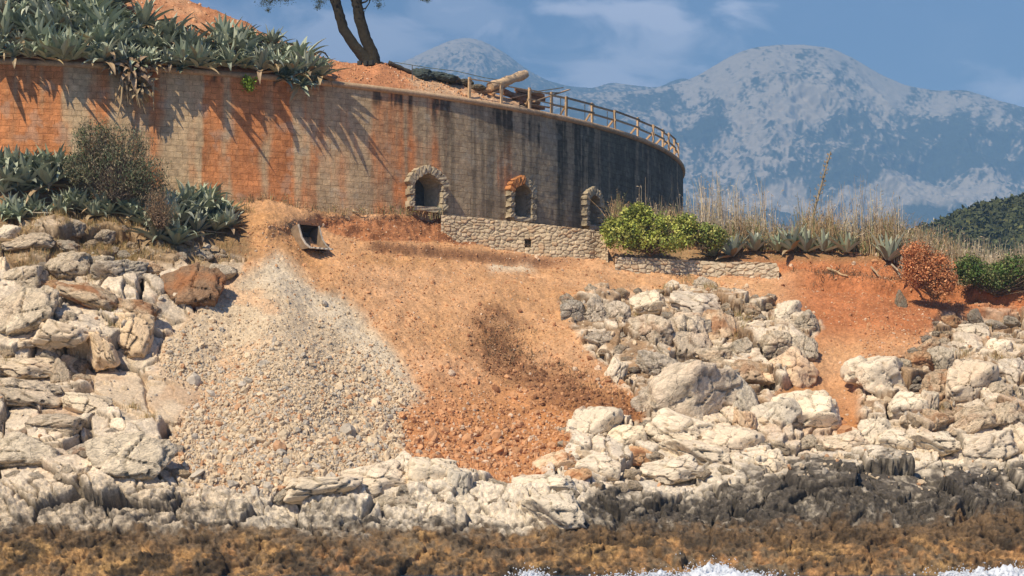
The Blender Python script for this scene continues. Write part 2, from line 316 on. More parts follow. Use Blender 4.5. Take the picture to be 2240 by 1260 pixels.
def terrain_points(u, v):
    sh = u.shape; u = u.ravel(); v = v.ravel()
    D = Dbase(u, v); p = P(u, v, D)
    rg = regions(u, v, p)
    rock = np.clip(np.maximum.reduce([rg['left'], rg['low'], rg['ra'], rg['rb']]) - rg['pale'], 0, 1)
    wp = p + .25 * np.stack([fbm(p * .8, 3, 20), fbm(p * .8, 3, 24), fbm(p * .8, 3, 28)], 1)
    a = R(22); q = wp.copy(); q[:, 0] = wp[:, 0] * math.cos(a) - wp[:, 2] * math.sin(a); q[:, 2] = (wp[:, 0] * math.sin(a) + wp[:, 2] * math.cos(a)) * 1.9
    q[:, 1] *= .8
    h1, c1, i1, e1 = blocks(q / 2.9, 40, .9, .045); h2, c2, i2, e2 = blocks(q / 1.25, 44, .9, .06)
    rn = fbm(p * 1.1, 6, 50, .55, True); rn2 = fbm(p * 4, 4, 60, .6, True)
    ramp = 1 - .75 * rg['smooth']; ck = .38 + .5 * rg['left'] * (1 - ss(1000, 1060, v))
    amp = rock * ramp * (1 - .5 * ss(1110, 1180, v))
    lowm = ss(1040, 1100, v)
    ck = ck + .15; lay = ss(1110, 1160, v); dsp = lay * .16 * fbm(p * np.array([1.0, 1.0, 5.0]), 5, 74, .6, True) + amp * (1 - .45 * lay) * (.72 * h1 - ck * c1 + .32 * h2 * (1 - .4 * ss(930, 990, v)) - .2 * c2 + .10 * rn + .05 * rn2)
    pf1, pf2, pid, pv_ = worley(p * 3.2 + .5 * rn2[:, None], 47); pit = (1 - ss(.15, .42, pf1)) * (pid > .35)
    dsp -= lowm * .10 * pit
    dsp += lowm * (.14 * rn + .13 * rn2 + .09 * fbm(p * 9, 4, 72, .6) + .22 * fbm(p * np.array([.5, .5, 3.5]), 5, 70, .6))
    soil = 1 - rock
    dsp += soil * (.16 * fbm(p * .45, 3, 80) + (.07 + .08 * rg['dark']) * fbm(p * 2.5, 5, 83, .6) + .055 * fbm(p * 9, 3, 85))
    n0_ = fbm(p * .6, 3, 87)
    # downslope gullies in the loose soil
    dsp += soil * .05 * fbm(p * 1.3, 4, 86, .6, True) + soil * .11 * fbm(np.stack([p[:, 0] * 1.1 + .8 * n0_ - p[:, 1] * .25, p[:, 1] * .15, p[:, 2] * .15], 1), 3, 88)
    # trench with a bank below the retaining wall
    tl = np.interp(u, [790, 900, 1000, 1165, 1300], [536, 548, 556, 572, 570]); tm = ss(785, 830, u) * (1 - ss(1180, 1330, u))
    dsp += tm * (.14 * np.exp(-((v - tl + 6) / 7) ** 2) - .26 * np.exp(-((v - tl - 7) / 6) ** 2))
    # excavated face by the wall foot
    ex = inpoly(u + rg['w1'], v + rg['w2'] * .5, [(690, 478), (940, 474), (1030, 500), (1060, 530), (820, 528), (740, 512)], 6)
    dsp -= ex * .28 * (1 - ss(0, 1, (rn + 1) / 2))
    # cut bank at the right
    cb = ss(1700, 1760, u); tl2 = np.interp(u, [1700, 1900, 2100, 2240], [612, 628, 648, 655])
    dsp += cb * (.3 * np.exp(-((v - tl2 + 10) / 9) ** 2) - .3 * np.exp(-((v - tl2 - 8) / 8) ** 2))
    pos = p + N0 * dsp[:, None]
    # ---- colour of the ground itself
    n1 = fbm(p * .9, 5, 90)[:, None]; n2 = fbm(p * 3.5, 4, 95)[:, None]; n3 = fbm(p * .35, 3, 97)[:, None]
    lo_ = ss(760, 930, v + 40 * n1[:, 0])[:, None]; orange = (np.array([.58, .332, .17]) * (1 - lo_) + np.array([.49, .23, .095]) * lo_) * (1 + .16 * n1 + .2 * n2) + np.array([.05, .05, .05]) * n3
    red = np.array([.44, .17, .07]) * (1 + .35 * n2 + .2 * n1)
    redm = np.maximum(ss(1650, 1800, u) * (1 - ss(700, 790, v + 20 * n1[:, 0])), ex * .8)
    redm = np.maximum(redm, ss(1560, 1640, u) * (1 - ss(590, 620, v)))
    redm = np.clip(redm + .35 * ss(.1, .5, n3[:, 0] + n2[:, 0] * .4) * ss(850, 980, v), 0, 1)[:, None]
    col = orange * (1 - redm) + red * redm
    exd = (ex * np.clip(.35 + 1.6 * n2[:, 0] + .5 * n1[:, 0], 0, .9))[:, None]; col = col * (1 - exd) + np.array([.16, .065, .03]) * exd
    ltan = ((1 - ss(0, 1, np.abs(v - 585 + n1[:, 0] * 10) / 22)) * ss(1060, 1080, u) * (1 - ss(1150, 1185, u)))[:, None]
    col = col * (1 - ltan) + np.array([.66, .52, .36]) * ltan
    pale = np.array([.60, .475, .325]) * (1 + .1 * n1 + .12 * n2)
    gs = (inpoly(u + rg['w1'], v + rg['w2'], [(600, 560), (700, 640), (780, 700), (880, 800), (920, 870), (870, 870), (800, 790), (700, 700), (590, 620), (560, 610)], 22))[:, None]
    pale = pale * (1 - .7 * gs) + np.array([.62, .53, .40]) * .7 * gs
    op = (rg['pale'] * ss(.15, .5, n3[:, 0] + .5 * n1[:, 0]) * .55)[:, None]
    pale = pale * (1 - op) + orange * op
    pm = rg['pale'][:, None]; col = col * (1 - pm) + pale * pm
    dk = (rg['dark'] * (.85 + 1.0 * n2[:, 0]))[:, None]; dk = np.clip(dk, 0, 1) * .8
    col = col * (1 - dk) + np.array([.17, .075, .035]) * dk
    tb = (tm * np.exp(-((v - tl) / 8) ** 2) * .7)[:, None]; col = col * (1 - tb) + np.array([.19, .085, .045]) * tb
    # upper-left earth with dry grass
    ul = (inpoly(u + rg['w1'], v + rg['w2'], [(-400, 380), (520, 400), (545, 560), (300, 610), (-400, 600)], 20))[:, None]
    col = col * (1 - ul) + np.array([.27, .17, .085]) * (1 + .35 * n2) * ul
    rt = (ss(1330, 1380, u) * (1 - ss(560, 585, v)))[:, None]; col = col * (1 - .7 * rt) + np.array([.22, .16, .08]) * .7 * rt
    rk = np.array([.67, .555, .415]) * (1 + .16 * n1 + .16 * (i1[:, None] - .5) + .2 * (i2[:, None] - .5) + .14 * n2)
    jn = np.clip(np.maximum(c1, .8 * c2) * 1.2, 0, 1)[:, None] * (1 - rg['smooth'][:, None]); rk = rk * (1 - .78 * jn) + np.array([.12, .095, .065]) * .78 * jn; gy_ = ss(.05, .35, fbm(p * 2.2, 5, 92, .65))[:, None] * .4; rk = rk * (1 - gy_) + np.array([.33, .295, .245]) * gy_
    rk = np.where(rg['smooth'][:, None] > .5, np.array([.62, .49, .345]) * (1 + .05 * n1), rk)
    os_ = ss(.12, .4, n3[:, 0] * .8 + n1[:, 0] * .6) * .6 * (1 - lowm); os_ = (os_ * .7)[:, None]
    rk = rk * (1 - os_) + np.array([.40, .215, .11]) * os_
    wb_ = (rg['low'] * ss(930, 1000, v) * ss(420, 620, u) * .75)[:, None]; rk = rk * (1 - wb_) + np.array([.72, .63, .50]) * (1 + .16 * n1 + .12 * n2) * (1 - .6 * jn) * wb_
    ugr = (rg['left'] * (1 - ss(570, 630, v)) * (.85 - .4 * ss(0, .4, n1[:, 0])))[:, None]; rk = rk * (1 - ugr) + np.array([.30, .19, .09]) * (1 + .3 * n2) * ugr
    gap = (np.clip(np.maximum(rg['ra'], rg['rb']) * (1 - ss(900, 960, v)), 0, 1) * ss(-.1, .35, n1[:, 0] + .5 * n2[:, 0] + .5 * (c1 + c2)))[:, None] * .8; rk = rk * (1 - gap) + np.array([.27, .165, .085]) * (1 + .4 * n2) * gap
    rkm = rock[:, None]; col = col * (1 - rkm) + rk * rkm
    # shore zonation (height above the water, wavering), then painted shade in pits and hollows
    zt = np.interp(u, [-300, 0, 200, 450, 600, 850, 1000, 1150, 1230, 1290, 1500, 1640, 1700, 1850, 1950, 2100, 2240, 2500], [1100, 1100, 1075, 1090, 1100, 1115, 1135, 1172, 1160, 1100, 1085, 1022, 1025, 1012, 1000, 1020, 1045, 1050])
    n4 = fbm(p * 11, 4, 93, .6)[:, None]; vv = v + 24 * n1[:, 0] + 16 * n2[:, 0] + 44 * n3[:, 0]; rs_ = (.52 + .62 * ss(1180, 1260, u))[:, None]
    k1 = ss(-16, 14, vv - zt)[:, None] * np.clip(rs_ + 1.1 * n2 + .4 * n1 + .25 * (i2[:, None] - .5) + .5 * n4, .12, 1)
    blk = np.array([.085, .072, .058]) * (1 + .7 * n2 + .7 * n4); col = col * (1 - k1) + blk * k1
    zb = np.interp(u, [-300, 0, 600, 1200, 1500, 2240, 2500], [1130, 1138, 1150, 1168, 1148, 1125, 1125])
    k2 = (ss(-12, 18, vv - zb) * .9)[:, None]; col = col * (1 - k2) + (np.array([.15, .095, .05]) * (1 + .35 * n1 + .55 * n2 + .7 * n4) + np.array([.09, .075, .05]) * ss(.05, .4, n3)) * k2
    k3 = (ss(-14, 14, v + 34 * n3[:, 0] + 30 * n1[:, 0] + 16 * n2[:, 0] - 1192) * np.clip(.45 + 1.5 * n2[:, 0] + .6 * n1[:, 0], 0, 1))[:, None]
    col = col * (1 - k3) + (np.array([.32, .185, .08]) + np.array([.03, .05, .02]) * n1) * (1 + .5 * n2 + .7 * n4) * k3
    pc = (lowm * pit * .75)[:, None] * (k1 * .6 + k2); pc = np.clip(pc, 0, .8); col = col * (1 - pc) + np.array([.03, .024, .017]) * pc  # pits darkened in colour too, standing in for the shade inside them
    k4 = ss(.05, .3, fbm(p * np.array([.9, .9, 1.6]), 4, 99))[:, None] * ss(1150, 1200, v)[:, None] * .8; col = col * (1 - k4) + np.array([.035, .028, .02]) * k4  # shade of hollows and overhangs painted as dark patches, without relief
    return pos.reshape(sh + (3,)), np.clip(col, .01, .9).reshape(sh + (3,)), {k: x.reshape(sh) for k, x in rg.items()}, rock.reshape(sh)
us = np.concatenate([np.arange(-420, -20, 8), np.arange(-20, 2260, 2.5), np.arange(2260, 2660, 8)])
nv = 500
tt = np.linspace(0, 1, nv)
UU, TT = np.meshgrid(us, tt); VV = VT(UU) + TT * (1345 - VT(UU))
TP, TC, TR, TK = terrain_points(UU, VV)
# plateau behind the crest
ext = []; ecol = []
for k, dy in enumerate([.4, 1, 2, 4, 7, 12, 20, 32, 50, 80]):
    q = TP[0].copy(); q[:, 0] += (us - 1120) / F * dy; q[:, 1] += dy
    fall = np.interp(dy, [0, 8, 20, 80], [0, 0, -2, -22]) * ss(1300, 1500, us); q[:, 2] = TP[0][:, 2] + fall + .05 * dy * (dy < 9)
    q[:, 2] += .15 * fbm(q * .5, 3, 7); ext.append(q); ecol.append(np.tile([.24, .16, .08], (len(us), 1)))
GP = np.concatenate([np.array(ext[::-1]), TP]); GC = np.concatenate([np.array(ecol[::-1]), TC])
def gridfaces(nr, nc):
    i = np.arange(nr * nc).reshape(nr, nc); return np.stack([i[:-1, :-1], i[1:, :-1], i[1:, 1:], i[:-1, 1:]], -1).reshape(-1, 4)
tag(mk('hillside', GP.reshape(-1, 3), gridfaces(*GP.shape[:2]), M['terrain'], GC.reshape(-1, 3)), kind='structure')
def ground(u, v):
    """world point of the displaced hillside that the photo shows at (u, v)"""
    iu = int(np.clip(np.searchsorted(us, u), 0, len(us) - 1)); vt = VT(u); iv = int(np.clip((v - vt) / (1345 - vt) * (nv - 1), 0, nv - 1))
    return TP[iv, iu].copy()
def groundcol(u, v):
    iu = int(np.clip(np.searchsorted(us, u), 0, len(us) - 1)); vt = VT(u); iv = int(np.clip((v - vt) / (1345 - vt) * (nv - 1), 0, nv - 1))
    return TR['pale'][iv, iu], TK[iv, iu]
# ------------------------------------------------------------------ sea
def seamat():
    m = bpy.data.materials.new('sea_water'); m.use_nodes = True; nt = m.node_tree; L = nt.links.new; b = nt.nodes['Principled BSDF']
    b.inputs['Base Color'].default_value = (.02, .06, .11, 1); b.inputs['Roughness'].default_value = .12; b.inputs['IOR'].default_value = 1.33
    tc = N(nt, 'ShaderNodeTexCoord'); n = N(nt, 'ShaderNodeTexNoise'); n.inputs['Scale'].default_value = .9; n.inputs['Detail'].default_value = 6; L(tc.outputs['Object'], n.inputs['Vector'])
    bp = N(nt, 'ShaderNodeBump'); bp.inputs['Strength'].default_value = .6; bp.inputs['Distance'].default_value = .25; L(n.outputs[0], bp.inputs['Height']); L(bp.outputs[0], b.inputs['Normal'])
    return m
tag(mk('sea', [(-6000, -300, .22), (6000, -300, .22), (6000, 9900, .22), (-6000, 9900, .22)], [(0, 1, 2, 3)], seamat(), smooth=False), kind='structure')
foam_m = surf('foam', rough=.6, bump=((9, .5, .05),), var=((4, .08),))
def foam():
    X, T_ = np.meshgrid(np.linspace(-20, 20, 900), np.linspace(0, 1, 60)); ush = 1120 + X / 71.5 * F
    f = lambda c, w: np.exp(-((ush - c) / w) ** 2)
    h = .5 * f(1560, 50) + .4 * f(1470, 120) + .3 * f(1640, 60) + .4 * f(1165, 30) + .5 * f(2170, 60) + .4 * f(2090, 60) + .4 * f(2240, 60) + .14 * f(560, 80) + .1 * f(820, 60)
    p = np.stack([X, 68.6 + T_ * 4, np.zeros_like(X)], -1); q = p.reshape(-1, 3)
    n = fbm(q * np.array([1.6, 2.4, 1]), 5, 200, .6).reshape(X.shape); n2 = fbm(q * 7, 4, 210, .6).reshape(X.shape)
    p[..., 2] = .12 + h * (.28 + .75 * n + .25 * n2) * np.sin(T_ * math.pi)
    V = [q * 0 + p.reshape(-1, 3)]; Fs = [gridfaces(60, 900)]; k = len(V[0]); I, J = ico(1)
    for (c, w, hh, m) in ((1555, 28, .55, 420), (1500, 70, .28, 380), (1430, 60, .2, 200), (1620, 50, .22, 240), (1163, 22, .3, 220), (2165, 45, .36, 360), (2085, 40, .26, 220), (2232, 26, .32, 240)):
        for _ in range(m):
            x = (c + RNG.normal(0, w) - 1120) / F * 71; zz = abs(RNG.normal(0, hh * .5)); c_ = np.array([x, 70.4 + RNG.normal(0, .5), .2 + zz]); V.append(I * RNG.uniform(.012, .05) * (1 - .5 * min(1, zz / hh)) + c_); Fs.append(np.c_[J, J[:, 2]] + k); k += 12
    Fq = Fs[0].tolist() + [tuple(t[:3]) for a in Fs[1:] for t in a.tolist()]
    tag(mk('sea_foam', np.concatenate(V), Fq, foam_m, np.tile([.62, .66, .72], (k, 1))), kind='stuff')
def ico(sub):
    import bmesh
    bm = bmesh.new(); bmesh.ops.create_icosphere(bm, subdivisions=sub, radius=1); V = np.array([v.co[:] for v in bm.verts]); Fs = np.array([[v.index for v in f.verts] for f in bm.faces]); bm.free(); return V, Fs
foam()
# ------------------------------------------------------------------ loose gravel (uncountable)
def ico(sub):
    import bmesh
    bm = bmesh.new(); bmesh.ops.create_icosphere(bm, subdivisions=sub, radius=1); V = np.array([v.co[:] for v in bm.verts]); Fs = np.array([[v.index for v in f.verts] for f in bm.faces]); bm.free(); return V, Fs
I1, I2 = ico(1), ico(2)
def stones(name, pts, colfn, sizefn, big=.11):
    Vs, Fs, Cs, n = [], [], [], 0
    for (u, v) in pts:
        g = ground(u, v); s = sizefn(u, v); b = I2 if s > big else I1
        V = b[0] * (1 + RNG.normal(0, .16, (len(b[0]), 1))); V = V * (s * RNG.uniform(.55, 1.2, 3) * np.array([1.15, 1, .75]))
        a = RNG.uniform(0, 6.28, 3); V = V @ np.array(Euler(a).to_matrix()).T + g + N0 * s * .25
        Vs.append(V); Fs.append(b[1] + n); n += len(V); Cs.append(np.tile(colfn(u, v), (len(V), 1)))
    o = mk(name, np.concatenate(Vs), np.concatenate(Fs), M['gravel'], np.concatenate(Cs), smooth=False); tag(o, kind='stuff'); return o
def sample(n, box, fn):
    r = []
    while len(r) < n:
        U = RNG.uniform(box[0], box[2], 4000); Vv = RNG.uniform(box[1], box[3], 4000); w = fn(U, Vv); k = RNG.uniform(0, 1, 4000) < w
        r += list(zip(U[k], Vv[k]))
    return r[:n]
def reg(name):
    A = TR[name] if name != 'rock' else TK
    def f(U, Vv):
        iu = np.clip(np.searchsorted(us, U), 0, len(us) - 1); vt = VT(U); iv = np.clip(((Vv - vt) / (1345 - vt) * (nv - 1)).astype(int), 0, nv - 1); return A[iv, iu]
    return f
rp, rr, rd = reg('pale'), reg('rock'), reg('dark')
def sz(u, v):
    base = .027 + .025 * ss(600, 1000, v); return base * math.exp(RNG.normal(0, .45)) * (1.9 if RNG.random() < .03 else 1)
def palecol(u, v):
    a = RNG.random(); c = np.array([.62, .49, .335]) if a < .66 else (np.array([.48, .42, .34]) if a < .9 else np.array([.50, .29, .16])); return c * RNG.uniform(.8, 1.15)
def orcol(u, v):
    a = RNG.random()
    if u > 1000 and v > 600 and rd(np.array([u]), np.array([v]))[0] > .4 and a < .7: return np.array([.27, .13, .065]) * RNG.uniform(.6, 1.3)
    a = RNG.random(); c = np.array([.56, .30, .15]) if a < .75 else (np.array([.62, .46, .32]) if a < .9 else np.array([.34, .16, .08])); return c * RNG.uniform(.8, 1.15)
def wpale(U, V_): return rp(U, V_) * (.25 + .75 * ss(640, 900, V_)) * (1 - .6 * ss(620, 700, U - (V_ - 560) * .75))
stones('pale_gravel', sample(17000, (340, 560, 960, 1085), wpale), palecol, sz)
def wor(U, V_):
    return (1 - rp(U, V_)) * (1 - rr(U, V_)) * (.5 + .5 * np.maximum(ss(820, 1000, V_), np.maximum(rd(U, V_), np.maximum(ss(1840, 1900, U) * .8, .55 * (V_ < 640) * (U < 1350))))) * (U > 520) * (1 - .85 * inpoly(U, V_, CHUTE, 8))
stones('orange_gravel', sample(19000, (520, 480, 2300, 1075), wor), orcol, lambda u, v: sz(u, v) * (.9 + .2 * ss(850, 980, v)))
# angular debris between the outcrop boulders
stones('outcrop_rubble', sample(1800, (-60, 490, 2300, 1060), lambda U, V_: rr(U, V_) * np.where(U < 500, .35, 1.0)), palecol, lambda u, v: .055 * math.exp(RNG.normal(0, .5)), .09)
# ------------------------------------------------------------------ boulders
def boulder_mesh(seed, cuts=14, sub=5, rough=.07):
    rg = np.random.default_rng(seed); V, Fs = ico(sub)
    d = V / np.linalg.norm(V, axis=1, keepdims=True); box = 1 / (np.abs(d @ np.array(Euler(rg.uniform(-.4, .4, 3)).to_matrix())) ** 7).sum(1) ** (1 / 7)
    nrm = rg.normal(0, 1, (cuts, 3)); nrm /= np.linalg.norm(nrm, axis=1, keepdims=True); off = rg.uniform(.5, .98, cuts)
    q = d @ nrm.T; rr_ = np.where(q > .05, off / np.maximum(q, .05), 9); k = 26
    r = (-np.log(np.exp(-k * np.minimum(rr_, 1.6)).sum(1) + np.exp(-k * box * .92)) / k)
    r = np.clip(r, .35, 1.45)
    p = d * r[:, None]
    f1, f2, i, v = worley(p * 1.5 + seed, seed)
    r2 = rough * fbm(p * 2.2 + seed * 3.1, 6, seed, .55, True) + .5 * rough * fbm(p * 7 + seed, 4, seed + 9, .6) + .17 * (i - .5) + .10 * ((frac(i * 17.3) - .5) * v[:, 0] + (frac(i * 31.7) - .5) * v[:, 2]) * 2 - .17 * (1 - ss(0, .05, f2 - f1)) + .02 * fbm(p * 16, 3, seed + 30)
    p = p + d * r2[:, None]
    p -= (p.max(0) + p.min(0)) / 2; p /= (p.max(0) - p.min(0)) / 2
    me = bpy.data.meshes.new('boulder'); o = mk('tmp', p, Fs, M['rock'], np.tile([.72, .61, .47], (len(p), 1)) * (1 + .2 * (i[:, None] - .5)) * (1 - .6 * (1 - ss(0, .07, f2 - f1))[:, None]))
    me = o.data; bpy.data.objects.remove(o); me.name = 'boulder'; return me
BM = [boulder_mesh(100 + k, cuts=[7, 9, 12, 8][k % 4], rough=[.05, .09, .07, .12][k % 4]) for k in range(12)]
M['rockw'] = surf('pale_limestone', bump=((2.5, .6, .12), (12, .7, .04)), var=((1.0, .12), (6, .14), (24, .12)), objcol=True, extra=rockextra(True, .16))
BW = [boulder_mesh(300 + k, cuts=[6, 8, 7][k % 3], rough=.045) for k in range(7)]
for me_ in BW: me_.materials[0] = M['rockw']
BS = [boulder_mesh(200 + k, cuts=[7, 10, 14][k % 3], sub=4, rough=.08) for k in range(8)]
def boulder(u, v, w, h, rot=0, label=None, group=None, tint=(1, 1, 1), stain=.3, k=None, out=.12, deep=.85, small=False):
    g = ground(u, v); D = g[1]; sx = w / F * D / 2; szz = h / F * D / 2; sy = (sx + szz) / 2 * deep
    Ms = BS if small else (BW if group == GW or 'ledge' in str(label) or 'white' in str(label) or 'smooth' in str(label) else BM)
    o = bpy.data.objects.new('boulder', Ms[(random.randrange(99) if k is None else k) % len(Ms)]); C.objects.link(o)
    flip = random.choice((0, math.pi))
    c = P(u, v, D) 
    o.location = c + N0 * sy * out
    o.rotation_euler = (Matrix.Rotation(-R(rot), 3, 'Y') @ Matrix.Rotation(flip, 3, 'Z') @ Matrix.Rotation(random.uniform(-.12, .12), 3, 'X')).to_euler()
    o.scale = (sx, sy, szz); t = np.array(tint) * random.uniform(.93, 1.05)
    o.color = (*np.clip(t, 0, 1.3), stain); tag(o, label, 'boulder', group); return o
GA = 'limestone boulders of the outcrop right of the orange slope'; GB = 'limestone boulders of the outcrop at the right edge'
GL = 'weathered rocks of the left outcrop'; GW = 'white boulders along the foot of the slope'; small_names = ()
G_ = (.78, .80, .82); T_ = (1.08, .93, .78); Wt = (1.08, 1.08, 1.05); O_ = (1.0, .72, .5)
